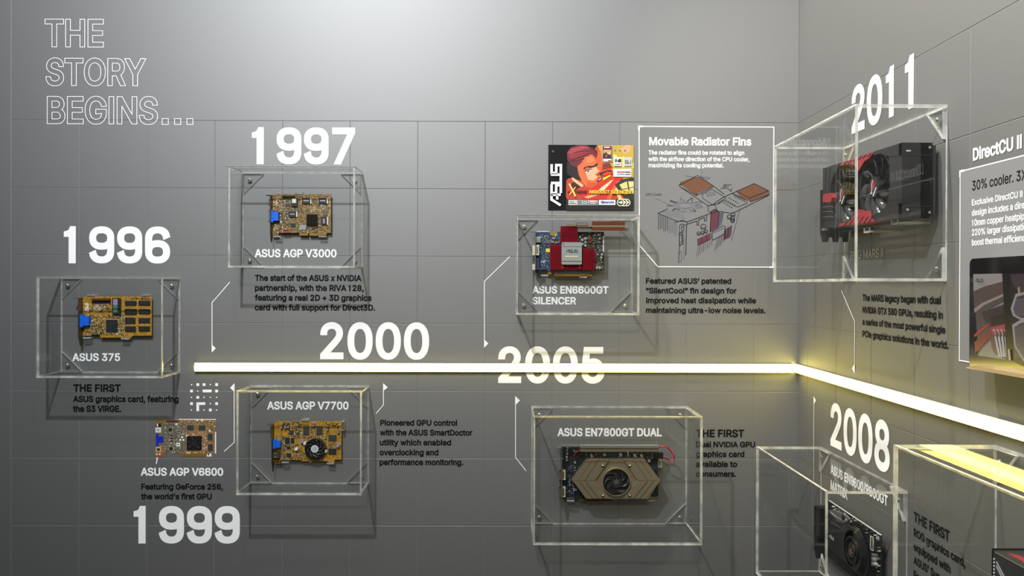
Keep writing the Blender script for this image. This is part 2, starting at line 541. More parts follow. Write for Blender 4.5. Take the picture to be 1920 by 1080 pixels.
def split_islands(mb):
    par = list(range(len(mb.v)))
    def find(i):
        while par[i] != i:
            par[i] = par[par[i]]; i = par[i]
        return i
    for f in mb.f:
        r = find(f[0])
        for i in f[1:]: par[find(i)] = r
    groups = {}
    for k, f in enumerate(mb.f): groups.setdefault(find(f[0]), []).append(k)
    out = []
    for ks in groups.values():
        idx = {}; n = MB()
        n.mats = list(mb.mats)
        for k in ks:
            g = []
            for i in mb.f[k]:
                if i not in idx: idx[i] = len(n.v); n.v.append(mb.v[i])
                g.append(idx[i])
            n.f.append(tuple(g)); n.m.append(mb.m[k])
        out.append(n)
    return out

def year(F, txt, uL, vB, uR, vT, label, uT=None, uB=None):
    mb = MB(); w = 0.0007; TAB[0] = True
    if uB:                                    # cap and base read at different places of the receding wall
        a0 = F.px(uL, vB, w)[0]; b0 = F.px(uB, vB, w)[1]
        H = F.px(uT, vT, w)[1] - b0; W = abs(F.px(uR, vB, w)[0] - a0)
        vs, fs = shaped(txt, W, H, 0.09)
        mb.add([F.P(a0 + x, b0 + y, w) for x, y in vs], fs, VWHITE)
    else:
        text_line(mb, F, txt, uL, vB, uR, vT, VWHITE, 0.09, uT=uT)
    TAB[0] = False
    o = thing('year_numerals', label, 'numerals', mb.v[0].copy())
    for g in split_islands(mb): g.build('digit', o, recalc=False)
    return o

def block(F, lines, m, name, label, cat='lettering', stem=0.105, heading=None):
    mb = MB()
    for L in lines:
        text_line(mb, F, L[0], L[1], L[2], L[3], L[4], m, L[5] if len(L) > 5 else stem)
    return tag(mb.build(name, origin=mb.v[0].copy(), recalc=False), label, cat)

# ------------------------------------------------------------------ the setting
CEIL_Z = 3.0
HALL_Y = -4.67
LEFT_X = -3.2
def struct(mb, name, parent=None):
    o = mb.build(name, parent)
    if parent is None: o['kind'] = 'structure'
    return o

PD = 0.0006     # panels stand this proud of their joints
G = 0.0010      # joint width
def slab(F, a0, a1, b0, b1, w0, w1, m):
    return MB().box(F, a0, b0, a1, b1, w0, w1, m)

wb = struct(slab(B, LEFT_X, XC + 0.06, 0, CEIL_Z, -0.06, -PD, JOINT), 'wall_back')
wr = struct(slab(R, 0.0, -HALL_Y, 0, CEIL_Z, -0.06, -PD, JOINT), 'wall_right')
struct(MB().add([(LEFT_X, 0.06, 0), (XC + .06, 0.06, 0), (XC + .06, HALL_Y, 0), (LEFT_X, HALL_Y, 0),
                 (LEFT_X, 0.06, -.05), (XC + .06, 0.06, -.05), (XC + .06, HALL_Y, -.05), (LEFT_X, HALL_Y, -.05)],
                [(0, 1, 2, 3), (4, 7, 6, 5), (0, 4, 5, 1), (1, 5, 6, 2), (2, 6, 7, 3), (3, 7, 4, 0)], FLOORM), 'floor')
struct(MB().add([(LEFT_X, 0.06, CEIL_Z), (XC + .06, 0.06, CEIL_Z), (XC + .06, HALL_Y, CEIL_Z), (LEFT_X, HALL_Y, CEIL_Z),
                 (LEFT_X, 0.06, CEIL_Z + .05), (XC + .06, 0.06, CEIL_Z + .05), (XC + .06, HALL_Y, CEIL_Z + .05), (LEFT_X, HALL_Y, CEIL_Z + .05)],
                [(3, 2, 1, 0), (5, 6, 7, 4), (1, 5, 4, 0), (2, 6, 5, 1), (3, 7, 6, 2), (0, 4, 7, 3)], CEILM), 'ceiling')
struct(MB().add([(LEFT_X, HALL_Y, 0), (XC + .06, HALL_Y, 0), (XC + .06, HALL_Y, CEIL_Z), (LEFT_X, HALL_Y, CEIL_Z),
                 (LEFT_X, HALL_Y - .05, 0), (XC + .06, HALL_Y - .05, 0), (XC + .06, HALL_Y - .05, CEIL_Z), (LEFT_X, HALL_Y - .05, CEIL_Z)],
                [(0, 1, 2, 3), (7, 6, 5, 4), (0, 4, 5, 1), (1, 5, 6, 2), (2, 6, 7, 3), (3, 7, 4, 0)], HALLM), 'wall_front')

_meshes = {}
def panel(F, a0, a1, b0, b1, parent):
    """one wall panel; alike panels share their mesh"""
    a0 += G / 2; a1 -= G / 2; b0 += G / 2; b1 -= G / 2
    key = (F.right, round(a1 - a0, 5), round(b1 - b0, 5))
    if key not in _meshes:
        mb = MB(); e = 0.0004
        W, H = a1 - a0, b1 - b0
        p = [(0, 0), (W, 0), (W, H), (0, H)]; q = [(e, e), (W - e, e), (W - e, H - e), (e, H - e)]
        z = F.P(0, 0, 0)
        vs = [F.P(a, b, -PD) - z for a, b in p] + [F.P(a, b, -PD * .4) - z for a, b in p] + [F.P(a, b, 0) - z for a, b in q]
        fs = [(3, 2, 1, 0), (8, 9, 10, 11)]
        for k in (0, 4):
            fs += [(k + i, k + (i + 1) % 4, k + 4 + (i + 1) % 4, k + 4 + i) for i in range(4)]
        mb.add(vs, fs, WALL)
        o = mb.build('panel'); _meshes[key] = o.data; bpy.data.objects.remove(o)
    o = bpy.data.objects.new('panel', _meshes[key]); COL.objects.link(o)
    o.location = F.P(a0, b0, 0); o.parent = parent

ROWS = 9
zb = Z0 - ROWS * TILE
panel(B, LEFT_X, X0, 0, CEIL_Z, wb)                       # plain field left of the grid
panel(B, X0, XC, Z0, CEIL_Z, wb)                          # plain field above
panel(B, X0, XC, 0, zb, wb)                               # plain field below
cols = [X0 + TILE * k for k in range(12)] + [XC - 0.0002]
for j in range(ROWS):
    for k in range(12):
        panel(B, cols[k], cols[k + 1], Z0 - (j + 1) * TILE, Z0 - j * TILE, wb)
D0 = 0.0536
rc = [0.0002] + [D0 + TILE * k for k in range(11)]
panel(R, 0.0002, -HALL_Y, Z0, CEIL_Z, wr)
panel(R, 0.0002, -HALL_Y, 0, zb, wr)
panel(R, rc[-1], -HALL_Y, zb, Z0, wr)
for j in range(ROWS):
    for k in range(len(rc) - 1):
        panel(R, rc[k], rc[k + 1], Z0 - (j + 1) * TILE, Z0 - j * TILE, wr)

# ------------------------------------------------------------------ light strips
LEDH = 0.0105
def strip(F, a0, a1, b0, b1, label):
    o = thing('light_strip', label, 'light', F.P(a0, b0, 0), 'warm light strips along the walls')
    mb = MB(); mb.box(F, a0, b0, a1, b1, 0.0003, 0.006, ALU); mb.build('profile', o)
    mb = MB(); t = 0.0012; n = 5
    a2, a3 = (a0 + .0012, a1)
    prof = [(b0 + t + (b1 - b0 - 2 * t) * i / n, 0.006 + (LEDH - 0.006) * math.sin(math.pi * (0.16 + 0.68 * i / n))) for i in range(n + 1)]
    prof = [(prof[0][0], 0.006)] + prof + [(prof[-1][0], 0.006)]
    vs = [F.P(a2, b, w) for b, w in prof] + [F.P(a3, b, w) for b, w in prof]
    k = len(prof)
    mb.add(vs, [(i, i + 1, i + 1 + k, i + k) for i in range(k - 1)] + [(k - 1, 0, k, 2 * k - 1), tuple(range(k)), tuple(reversed(range(k, 2 * k)))], LEDM)
    mb.build('diffuser', o)
la = B.px(364, 688, 0.008)
zt = B.px(364, 680, .008)[1]; zl = B.px(364, 697, .008)[1]
strip(B, la[0], XC - 0.0135, zl, zt, 'warm white light strip across the back wall under the numerals 2000')
zt2 = B.px(1490, 681.5, .008)[1]; zl2 = B.px(1490, 698.3, .008)[1]
strip(R, 0.0003, 2.6, zl, zt, 'warm white light strip running along the right wall above the numerals 2008')

# ------------------------------------------------------------------ acrylic cases
PT = 0.0042
def plate(F, a0, b0, a1, b1, w0, w1, name, parent):
    """clear plate: the two broad faces are clear, the four narrow ones sawn edges"""
    mb = MB()
    P = [F.P(a, b, w) for w in (w0, w1) for a, b in ((a0, b0), (a1, b0), (a1, b1), (a0, b1))]
    dims = {'a': a1 - a0, 'b': b1 - b0, 'w': w1 - w0}
    thin = min(dims, key=dims.get)
    faces = {'w': [(0, 1, 2, 3), (7, 6, 5, 4)], 'b': [(0, 4, 5, 1), (3, 2, 6, 7)], 'a': [(0, 3, 7, 4), (1, 5, 6, 2)]}
    for k, fs in faces.items():
        mb.add(P, fs, CLEAR if k == thin else EDGE)
    bm_o = mb.build(name, parent)
    return bm_o

def case(F, a0, b0, a1, b1, d, label, gus=0.044):
    o = thing('acrylic_case', label, 'display case', F.P((a0 + a1) / 2, b0, 0), 'clear acrylic display cases on the walls')
    e = 0.0002
    plate(F, a0, b0, a1, b1, d - PT, d, 'front_panel', o)
    plate(F, a0, b1 - PT, a1, b1, e, d - PT - e, 'top_panel', o)
    plate(F, a0, b0, a1, b0 + PT, e, d - PT - e, 'bottom_panel', o)
    plate(F, a0, b0 + PT + e, a0 + PT, b1 - PT - e, e, d - PT - e, 'side_panel', o)
    plate(F, a1 - PT, b0 + PT + e, a1, b1 - PT - e, e, d - PT - e, 'side_panel', o)
    for sa, sb in ((0, 0), (1, 0), (0, 1), (1, 1)):
        ca = a1 - PT - e if sa else a0 + PT + e; cb = b1 - PT - e if sb else b0 + PT + e
        da = -1 if sa else 1; db = -1 if sb else 1
        pts = [(ca, cb), (ca + da * gus, cb), (ca, cb + db * gus)]
        mb = MB(); n = 3
        w0, w1 = 0.0004, 0.0054
        vs = [F.P(a, b, w0) for a, b in pts] + [F.P(a, b, w1) for a, b in pts]
        mb.add(vs, [(0, 1, 2), (5, 4, 3)], CLEAR)
        mb.add(vs, [(0, 3, 4, 1), (1, 4, 5, 2), (2, 5, 3, 0)], EDGE)
        g = mb.build('corner_plate', o)
        mb = MB(); sc_a, sc_b = ca + da * gus * .30, cb + db * gus * .32
        mb.ring(F, sc_a, sc_b, 0.0018, 0.0046, 0.0056, 0.0064, ALU, 18)
        mb.dome(F, sc_a, sc_b, 0.0034, 0.0058, 0.0026, CHROME)
        s = mb.build('screw', g, smooth=False)
    return o

def case_px(F, uL, vT, uR, vB, d, label, gus=0.044):
    """u/v are the outer corners of the case where it meets the wall"""
    a0, b1 = F.px(uL, vT, 0); a1, b0 = F.px(uR, vB, 0)
    return case(F, a0, b0, a1, b1, d, label, gus)

def clip(mb, F, a, b, w, up=1, wd=0.016, h=0.012):
    """small clear hook that carries a card"""
    mb.add([F.P(a - wd / 2, b, 0.0004), F.P(a + wd / 2, b, 0.0004), F.P(a + wd / 2, b, w), F.P(a - wd / 2, b, w),
            F.P(a - wd / 2, b + up * 0.003, 0.0004), F.P(a + wd / 2, b + up * 0.003, 0.0004), F.P(a + wd / 2, b + up * 0.003, w), F.P(a - wd / 2, b + up * 0.003, w)],
           [(0, 1, 2, 3), (4, 7, 6, 5)], CLEAR)
    mb.add([F.P(a - wd / 2, b, 0.0004), F.P(a + wd / 2, b, 0.0004), F.P(a + wd / 2, b, w), F.P(a - wd / 2, b, w),
            F.P(a - wd / 2, b + up * 0.003, 0.0004), F.P(a + wd / 2, b + up * 0.003, 0.0004), F.P(a + wd / 2, b + up * 0.003, w), F.P(a - wd / 2, b + up * 0.003, w)],
           [(0, 4, 5, 1), (1, 5, 6, 2), (2, 6, 7, 3), (3, 7, 4, 0)], EDGE)
    lo, hi = sorted((b + up * 0.003, b - up * h * .35))
    mb.box(F, a - wd / 2, lo, a + wd / 2, hi, w + 0.0002, w + 0.0022, EDGE, CLEAR)

case_px(B, 114, 519, 338, 700, 0.092, 'clear acrylic case around the small gold graphics card, under the numerals 1996')
case_px(B, 454, 322, 680, 504, 0.092, 'clear acrylic case around the bronze graphics card, under the numerals 1997')
case_px(B, 469, 722, 692, 908, 0.092, 'clear acrylic case around the gold graphics card with a round fan, under the light strip')
case_px(B, 967, 409, 1186, 588, 0.092, 'clear acrylic case around the card with red heatsinks, below the poster')
case_px(B, 996, 761, 1288, 984, 0.139, 'large clear acrylic case around the card with a taupe hexagonal cover')
# right wall: the three cases share height and depth
aF = R.px(1583, 400, 0)[0]; aN = R.px(1776, 400, 0)[0]
zT = R.px(1776, 196, 0)[1]; zB = R.px(1776, 527.5, 0)[1]
case(R, aF, zB, aN, zT, 0.137, 'clear acrylic case on the right wall around the red and black twin-fan card', 0.046)
aF2 = R.px(1539, 835, 0)[0]; aN2 = R.px(1702, 921, 0)[0]; zT2 = R.px(1702, 921, 0)[1]
case(R, aF2, zT2 - (zT - zB), aN2, zT2, 0.134, 'clear acrylic case on the right wall around the black blower card', 0.046)
aF3 = R.px(1866, 834, 0)[0]; zT3 = R.px(1866, 834, 0)[1]
case(R, aF3, zT3 - 0.262, aF3 + 0.37, zT3, 0.136, 'clear acrylic case at the lower right edge, reflecting the light strip', 0.046)

# ------------------------------------------------------------------ lettering on the back wall
def title(txt, uL, vB, uR, vT, parent):
    mb = MB(); text_line(mb, B, txt, uL, vB, uR, vT, VWHITE, 0.075)
    for g in split_islands(mb):
        cnt = {}
        key = lambda i: (round(g.v[i].x, 6), round(g.v[i].z, 6))
        for f in g.f:
            for i in range(len(f)):
                e = tuple(sorted((key(f[i]), key(f[(i + 1) % len(f)]))))
                cnt[e] = cnt.get(e, 0) + 1
        adj = {}
        for (p, q), c in cnt.items():
            if c == 1 and p != q: adj.setdefault(p, []).append(q); adj.setdefault(q, []).append(p)
        out = MB(); seen = set()
        for st in adj:
            if st in seen: continue
            loop = [st]; seen.add(st); cur = st
            while True:
                nx = [q for q in adj[cur] if q not in seen]
                if not nx: break
                cur = nx[0]; seen.add(cur); loop.append(cur)
            L2 = [loop[0]]
            for q in loop[1:]:
                if math.hypot(q[0] - L2[-1][0], q[1] - L2[-1][1]) > 0.0004: L2.append(q)
            if len(L2) > 2: out.ribbon(B, L2, 0.00135, 0.0007, VWHITE, closed=True)
        if out.v: out.build('outlined_letter', parent, recalc=False)
tt = thing('wall_title', 'large outlined white title reading THE STORY BEGINS... at upper left', 'lettering', B.P(*B.px(85, 232, 0), 0))
title('THE', 84.5, 87.8, 194, 35.8, tt)
title('STORY', 86.3, 160.2, 272.8, 109, tt)
title('BEGINS', 88.5, 232, 295.5, 180.6, tt)
for u0, u1 in ((304.2, 315.9), (327.5, 339.2), (350.6, 362)):
    a0, b0 = B.px(u0, 233.6); a1, b1 = B.px(u1, 222.6)
    MB().ribbon(B, [(a0, b0), (a1, b0), (a1, b1), (a0, b1)], 0.00135, 0.0007, VWHITE, closed=True).build('outlined_dot', tt, recalc=False)

year(B, '1996', 119.5, 493.7, 319, 424, 'white numerals 1996 above the leftmost acrylic case')
year(B, '1997', 472.3, 308, 665.5, 238.5, 'white numerals 1997 above the upper left acrylic case')
year(B, '2000', 600.3, 673.4, 804.5, 604.7, 'white numerals 2000 directly above the light strip')
year(B, '2005', 934, 718.3, 1133.8, 650, 'white numerals 2005 crossed by the light strip')
year(B, '1999', 250.4, 1019.2, 449.6, 948.5, 'white numerals 1999 at the bottom, under the printed card')
year(R, '2011', 1597, 203, 1713, 101, 'white numerals 2011 on the right wall behind the top of the case', uT=1711, uB=1708)
year(R, '2008', 1557, 835, 1668.5, 757, 'white numerals 2008 on the right wall under the light strip', uT=1567, uB=1557)

block(B, [('ASUS 375', 135.6, 677, 225.2, 662.2)], VWHITE, 'card_name', 'white lettering ASUS 375 inside the case under 1996')
block(B, [('ASUS AGP V3000', 477.6, 482.3, 631, 467)], VWHITE, 'card_name', 'white lettering ASUS AGP V3000 inside the case under 1997')
block(B, [('ASUS AGP V6600', 264, 892, 418.5, 877)], VWHITE, 'card_name', 'white lettering ASUS AGP V6600 under the printed card')
block(B, [('ASUS AGP V7700', 501, 767.8, 653.6, 752.7)], VWHITE, 'card_name', 'white lettering ASUS AGP V7700 inside the case under 2000')
block(B, [('ASUS EN6600GT', 998.2, 550.4, 1141, 536.2), ('SILENCER', 998.2, 570.7, 1080, 556.7)], VWHITE, 'card_name', 'white lettering ASUS EN6600GT SILENCER under the red heatsink card')
block(B, [('ASUS EN7800GT DUAL', 1045.2, 818, 1240.7, 802.5)], VWHITE, 'card_name', 'white lettering ASUS EN7800GT DUAL above the hexagonal cover card')
block(B, [('THE FIRST', 137.4, 734.4, 226.3, 720.4), ('ASUS graphics card, featuring', 137, 753.7, 334.8, 742), ('the S3 ViRGE.', 136.7, 772.2, 227, 760.4)],
      VBLACK, 'caption', 'black caption THE FIRST ASUS graphics card below the leftmost case', 'caption')
block(B, [('The start of the ASUS x NVIDIA', 478, 526.6, 677.5, 515.2), ('partnership, with the RIVA 128,', 478, 545.3, 681.8, 533.9),
          ('featuring a real 2D + 3D graphics', 477.6, 563.6, 696.6, 552.2), ('card with full support for Direct3D.', 477.6, 581.8, 703.2, 570.4)],
      VBLACK, 'caption', 'black four line caption about the RIVA 128 below the case under 1997', 'caption')
block(B, [('Featuring GeForce 256,', 264.8, 917.8, 418, 906.8), ("the world's first GPU", 264.5, 936.2, 396.8, 925.2)],
      VBLACK, 'caption', 'black caption about GeForce 256 above the numerals 1999', 'caption')
block(B, [('Pioneered GPU control', 712.8, 798, 857, 787), ('with the ASUS SmartDoctor', 712.2, 816.4, 885.7, 805.4), ('utility which enabled', 712, 835, 845.8, 824),
          ('overclocking and', 711.8, 853.6, 822, 842.6), ('performance monitoring.', 711.8, 872, 868.5, 861)],
      VBLACK, 'caption', 'black five line caption about SmartDoctor right of the case under 2000', 'caption')
block(B, [('Featured ASUS’ patented', 1211, 531.8, 1371, 521.3), ('“SilentCool” fin design for', 1211, 550, 1381, 539.5),
          ('improved heat dissipation while', 1211.3, 568.4, 1417.5, 557.9), ('maintaining ultra-low noise levels.', 1211, 586.8, 1435.5, 576.3)],
      VBLACK, 'caption', 'black caption about SilentCool fins under the sketch panel', 'caption')
block(B, [('THE FIRST', 1304.8, 819.7, 1395.3, 805.3), ('Dual NVIDIA GPU', 1305, 838.6, 1415.7, 828), ('graphics card', 1304.8, 856.8, 1395.5, 846),
          ('available to', 1304.8, 875.6, 1382.2, 864.6), ('consumers.', 1304.8, 893.9, 1380.2, 883)],
      VBLACK, 'caption', 'black caption THE FIRST Dual NVIDIA GPU at the right edge of the large case', 'caption')
# right wall
block(R, [('ROG MARS II', 1594.7, 487, 1656.8, 471)], VWHITE, 'card_name', 'white lettering ROG MARS II under the red and black card')
block(R, [('The MARS legacy began with dual', 1617.2, 564.2, 1763.7, 551.7), ('NVIDIA GTX 580 GPUs, resulting in', 1617.2, 586.7, 1767.5, 574.5),
          ('a series of the most powerful single', 1617, 608.8, 1772, 597), ('PCIe graphics solutions in the world.', 1617, 631.6, 1777.6, 619.4)],
      VBLACK, 'caption', 'black caption about the MARS legacy on the right wall under the case', 'caption')
block(R, [('ASUS EN9600/9800GT', 1557.4, 887.6, 1664.7, 870.4), ('MATRIX', 1557.3, 917.6, 1589, 899.5)], VWHITE, 'card_name', 'white lettering ASUS EN9600/9800GT MATRIX under the numerals 2008')
block(R, [('THE FIRST', 1713, 977.4, 1780.2, 958.3), ('ROG graphics card,', 1713, 1004.6, 1809.7, 989.6), ('equipped with', 1713, 1030.8, 1782, 1016),
          ('ASUS’ Super', 1713, 1056.5, 1773, 1041.6), ('Engine.', 1713, 1083, 1748, 1068)],
      VBLACK, 'caption', 'black caption THE FIRST ROG graphics card right of the lower right wall case', 'caption')
block(R, [('DirectCU II', 1824.2, 302, 1915.5, 278.3)], VWHITE, 'panel_heading', 'white heading DirectCU II at the right edge above the display screen')

# arrow pointers and the little square pattern
def pointer(F, line, flag, label):
    mb = MB(); w = 0.0007
    mb.ribbon(F, [F.px(u, v) for u, v in line], 0.0017, w, VWHITE)
    mb.flat(F, [F.px(u, v) for u, v in flag], w + 0.0001, VWHITE)
    tag(mb.build('pointer_line', origin=mb.v[0].copy(), recalc=False), label, 'pointer')
pointer(B, [(439.3, 720), (439.3, 829.5), (420.2, 846.5)], [(440, 718.2), (431.6, 727), (440, 735.2)], 'thin white pointer with a flag between the printed card and the case under 2000')
pointer(B, [(431, 529), (397.8, 567.5), (397.8, 658)], [(397.2, 645.5), (405, 653), (397.2, 661)], 'thin white pointer bending down from the case under 1997 to the light strip')
pointer(B, [(719, 720), (719, 759), (705, 775.5)], [(718.3, 718.2), (727, 726.2), (718.3, 733.5)], 'short white pointer with a flag right of the case under 2000')
pointer(B, [(956, 481), (908.3, 527.5), (908.3, 650)], [(907.6, 636.2), (915.6, 643.8), (907.6, 652.4)], 'thin white pointer left of the red heatsink card case')
pointer(B, [(966.6, 744), (966.6, 857.5), (986.5, 883)], [(965.9, 742.4), (974.8, 750.7), (965.9, 760)], 'thin white pointer with a flag left of the large case')
pointer(R, [(1578.3, 544.7), (1603, 602.3), (1603, 698)], [(1603.4, 681.5), (1598, 690.8), (1603.4, 700.3)], 'white pointer on the right wall left of the MARS caption')
pointer(R, [(1526.6, 744), (1526, 901)], [(1526.2, 742.3), (1530.4, 751), (1526.4, 758)], 'white vertical pointer on the right wall left of the numerals 2008')

mb = MB(); cx_ = [359.3, 371.1, 382.8, 394.6, 406.4]; ry_ = [721.1, 733.1, 745, 756.8, 768.7]
pat = ['.##.#', '#.  #', '.#...', '#  .#', '.  #.']
pat[3] = '#  .#'; pat[4] = '. .#.'
for r_, row in enumerate(pat):
    for c_, ch in enumerate(row):
        h = {'.': 1.15, '#': 2.6}.get(ch)
        if h:
            a0, b0 = B.px(cx_[c_] - h, ry_[r_] + h); a1, b1 = B.px(cx_[c_] + h, ry_[r_] - h)
            mb.flat(B, [(a0, b0), (a1, b0), (a1, b1), (a0, b1)], 0.0007, VWHITE)
for u0, v0, u1, v1 in ((380.2, 735.6, 397, 730.5),):
    a0, b0 = B.px(u0, v0); a1, b1 = B.px(u1, v1); mb.flat(B, [(a0, b0), (a1, b0), (a1, b1), (a0, b1)], 0.0007, VWHITE)
mb.flat(B, [B.px(u, v) for u, v in ((368.5, 754.2), (385.2, 754.2), (385.2, 759.2), (373.6, 759.2), (373.6, 771), (368.5, 771))], 0.0007, VWHITE)
tag(mb.build('square_pattern', origin=mb.v[0].copy(), recalc=False), 'small pattern of white squares and dots under the left end of the light strip', 'decoration')

# ------------------------------------------------------------------ graphics cards
def scatter(mb, V, x0, y0, x1, y1, n, w, seed, pal, smin=7, smax=18, hmax=0.0016):
    n = int(n * 1.7)
    """tiny soldered components, far too many to count"""
    rng = random.Random(seed)
    for _ in range(n):
        x = rng.uniform(x0, x1); y = rng.uniform(y0, y1)
        l = rng.uniform(smin, smax); t = l * rng.uniform(.4, .6)
        if rng.random() < .5: l, t = t, l
        V.box(mb, x - l / 2, y - t / 2, x + l / 2, y + t / 2, w + 0.0001, w + rng.uniform(.0004, hmax), rng.choice(pal))

OLIVE = mat('olive_component', srgb(112, 104, 70), rough=.6); GREYC = mat('grey_component', srgb(140, 140, 126), rough=.6)
PALG = [WHITEC, BEIGE, OLIVE, CHIP, CHIP, PINS, GREYC, BROWN, GREYC, CHIPG, OLIVE]
PALD = [WHITEC, BEIGE, CHIP, CHIPG, PINS, PINS, CHIP]

def chip(V, parent, x0, y0, x1, y1, w, sides='lr', m=None, pin=12, name='memory_chip', h=0.0016, marks=True, label=None, z=1.0):
    mb = MB(); m = m or CHIP
    V.box(mb, x0, y0, x1, y1, w + 0.0003, w + h, m)
    n = 7
    if 'l' in sides or 'r' in sides:
        for i in range(n):
            ya = y0 + (y1 - y0) * (i + .2) / n; yb = y0 + (y1 - y0) * (i + .75) / n
            if 'l' in sides: V.box(mb, x0 - pin, ya, x0 - .5, yb, w + .0001, w + .0006, PINS)
            if 'r' in sides: V.box(mb, x1 + .5, ya, x1 + pin, yb, w + .0001, w + .0006, PINS)
    if 't' in sides or 'b' in sides:
        for i in range(n):
            xa = x0 + (x1 - x0) * (i + .2) / n; xb = x0 + (x1 - x0) * (i + .75) / n
            if 't' in sides: V.box(mb, xa, y0 - pin, xb, y0 - .5, w + .0001, w + .0006, PINS)
            if 'b' in sides: V.box(mb, xa, y1 + .5, xb, y1 + pin, w + .0001, w + .0006, PINS)
    if marks:
        for i in range(3):
            yy = y0 + (y1 - y0) * (.3 + .18 * i); xe = x0 + (x1 - x0) * (.65 - .1 * i)
            V.box(mb, x0 + (x1 - x0) * .2, yy, xe, yy + (y1 - y0) * .05, w + h, w + h + .0001, CHIPG)
    return mb.build(name, parent, label=label)

def cap(mb, V, x, y, r, w, h=0.006, body=None, top=None):
    V.disc(mb, x, y, r, w, w + h, body or CHIP, top or SILVP, 12, inset=0.0002)

def bracket(V, parent, x, y0, y1, w, dep=0.017, ytab=None, m=None, name='bracket', taper=True):
    """slot bracket: thin plate standing out from the wall at the left end of a card"""
    F = V.F; a, bt = V.p(x, y0, w); _, bb = V.p(x, y1, w)
    t = 0.001; m = m or DARKST; mb = MB()
    bm_ = bb + (bt - bb) * .16
    mb.box(F, a - t, bm_, a, bt, w - 0.004, w + dep, m)
    mb.add([F.P(a - t, bm_, w - .003), F.P(a, bm_, w - .003), F.P(a, bm_, w + dep - .002), F.P(a - t, bm_, w + dep - .002),
            F.P(a - t, bb, w + .003), F.P(a, bb, w + .003), F.P(a, bb, w + dep - .007), F.P(a - t, bb, w + dep - .007)],
           [(0, 1, 2, 3), (4, 5, 6, 7), (0, 4, 5, 1), (1, 5, 6, 2), (2, 6, 7, 3), (3, 7, 4, 0)], m)
    mb.box(F, a - .011, bt - .001, a - t, bt, w - .003, w + dep, m)
    return mb.build(name, parent)

def asus_mark(mb, F, a, b, h, w, m, rot=0.0, th=0.17):
    """the maker's slanted wordmark out of bars; h = height"""
    S = []
    S.append([(0, 0), (.62, 1), (1.15, 1)]); S.append([(1.15, 1.08), (1.15, 0)]); S.append([(.62, .38), (1.1, .38)])
    o = 1.32
    for _ in (0,):
        S.append([(o + .95, 1), (o, 1), (o, .5), (o + .85, .5), (o + .85, 0), (o, 0)])
    o = 2.42
    S.append([(o, 1.08), (o, 0), (o + .9, 0), (o + .9, 1.08)])
    o = 3.5
    S.append([(o + .95, 1), (o, 1), (o, .5), (o + .85, .5), (o + .85, 0), (o - .05, 0)])
    c, s_ = math.cos(rot), math.sin(rot)
    for L in S:
        mb.ribbon(F, [(a + (x * c - y * s_) * h, b + (x * s_ + y * c) * h) for x, y in L], th * h, w, m)

def fan(F, parent, ca, cb, r, hub, w, depth, nb=9, bm_=None, swirl=0.9, label=None, tilt=1.0, hubm=None):
    f = MB()
    f.disc(F, ca, cb, hub, w - depth, w, hubm or BLACKP, n=28, inset=0.0008)
    fo = f.build('fan', parent, label=label)
    for k in range(nb):
        t0 = 2 * math.pi * k / nb; mb = MB(); vs = []; n = 6
        span = 2 * math.pi / nb * .66
        for i in range(n + 1):
            q = i / n; rr = hub * .96 + (r - hub * .96) * q
            base = t0 + swirl * q * q * .8
            for e in (0, .5, 1):
                th = base + span * (.55 + .45 * q) * e
                ww = w - depth * (.12 + .7 * e) * tilt
                vs.append(F.P(ca + rr * math.cos(th), cb + rr * math.sin(th), ww))
        for i in range(n + 1):
            for e in range(3):
                p = vs[i * 3 + e]; vs.append(p + (F.P(0, 0, 0) - F.P(0, 0, 1)) * 0.0009)
        N = (n + 1) * 3; fs = []
        for i in range(n):
            for e in range(2):
                q_ = (i * 3 + e, i * 3 + e + 1, (i + 1) * 3 + e + 1, (i + 1) * 3 + e)
                fs.append(q_); fs.append(tuple(x + N for x in reversed(q_)))
        for i in range(n):
            fs.append((i * 3, (i + 1) * 3, (i + 1) * 3 + N, i * 3 + N)); fs.append((i * 3 + 2, i * 3 + 2 + N, (i + 1) * 3 + 2 + N, (i + 1) * 3 + 2))
        for e in range(2):
            fs.append((e, e + N, e + 1 + N, e + 1)); j = n * 3 + e; fs.append((j, j + 1, j + 1 + N, j + N))
        mb.add(vs, fs, bm_ or FANM); mb.build('fan_blade', fo, smooth=True)
    return fo

def vga(V, parent, x0, y0, x1, y1, w, m, name='video_port', h=0.011):
    """blue video port: wide flange at the bracket and a narrower body"""
    mb = MB(); ym = (y1 - y0) * .13
    V.box(mb, x0, y0, x0 + (x1 - x0) * .34, y1, w + .0003, w + h, m)
    V.box(mb, x0 + (x1 - x0) * .34, y0 + ym, x1, y1 - ym, w + .0003, w + h * .92, m)
    V.box(mb, x0 - (x1 - x0) * .24, y0 + ym, x0 - .2, y1 - ym, w + .001, w + h * .85, STEEL)
    for yy in (y0 + ym * .3, y1 - ym * .3):
        V.disc(mb, x0 - (x1 - x0) * .16, yy, (x1 - x0) * .10, w + .004, w + h * .9, CHROME, n=8)
    return mb.build(name, parent)

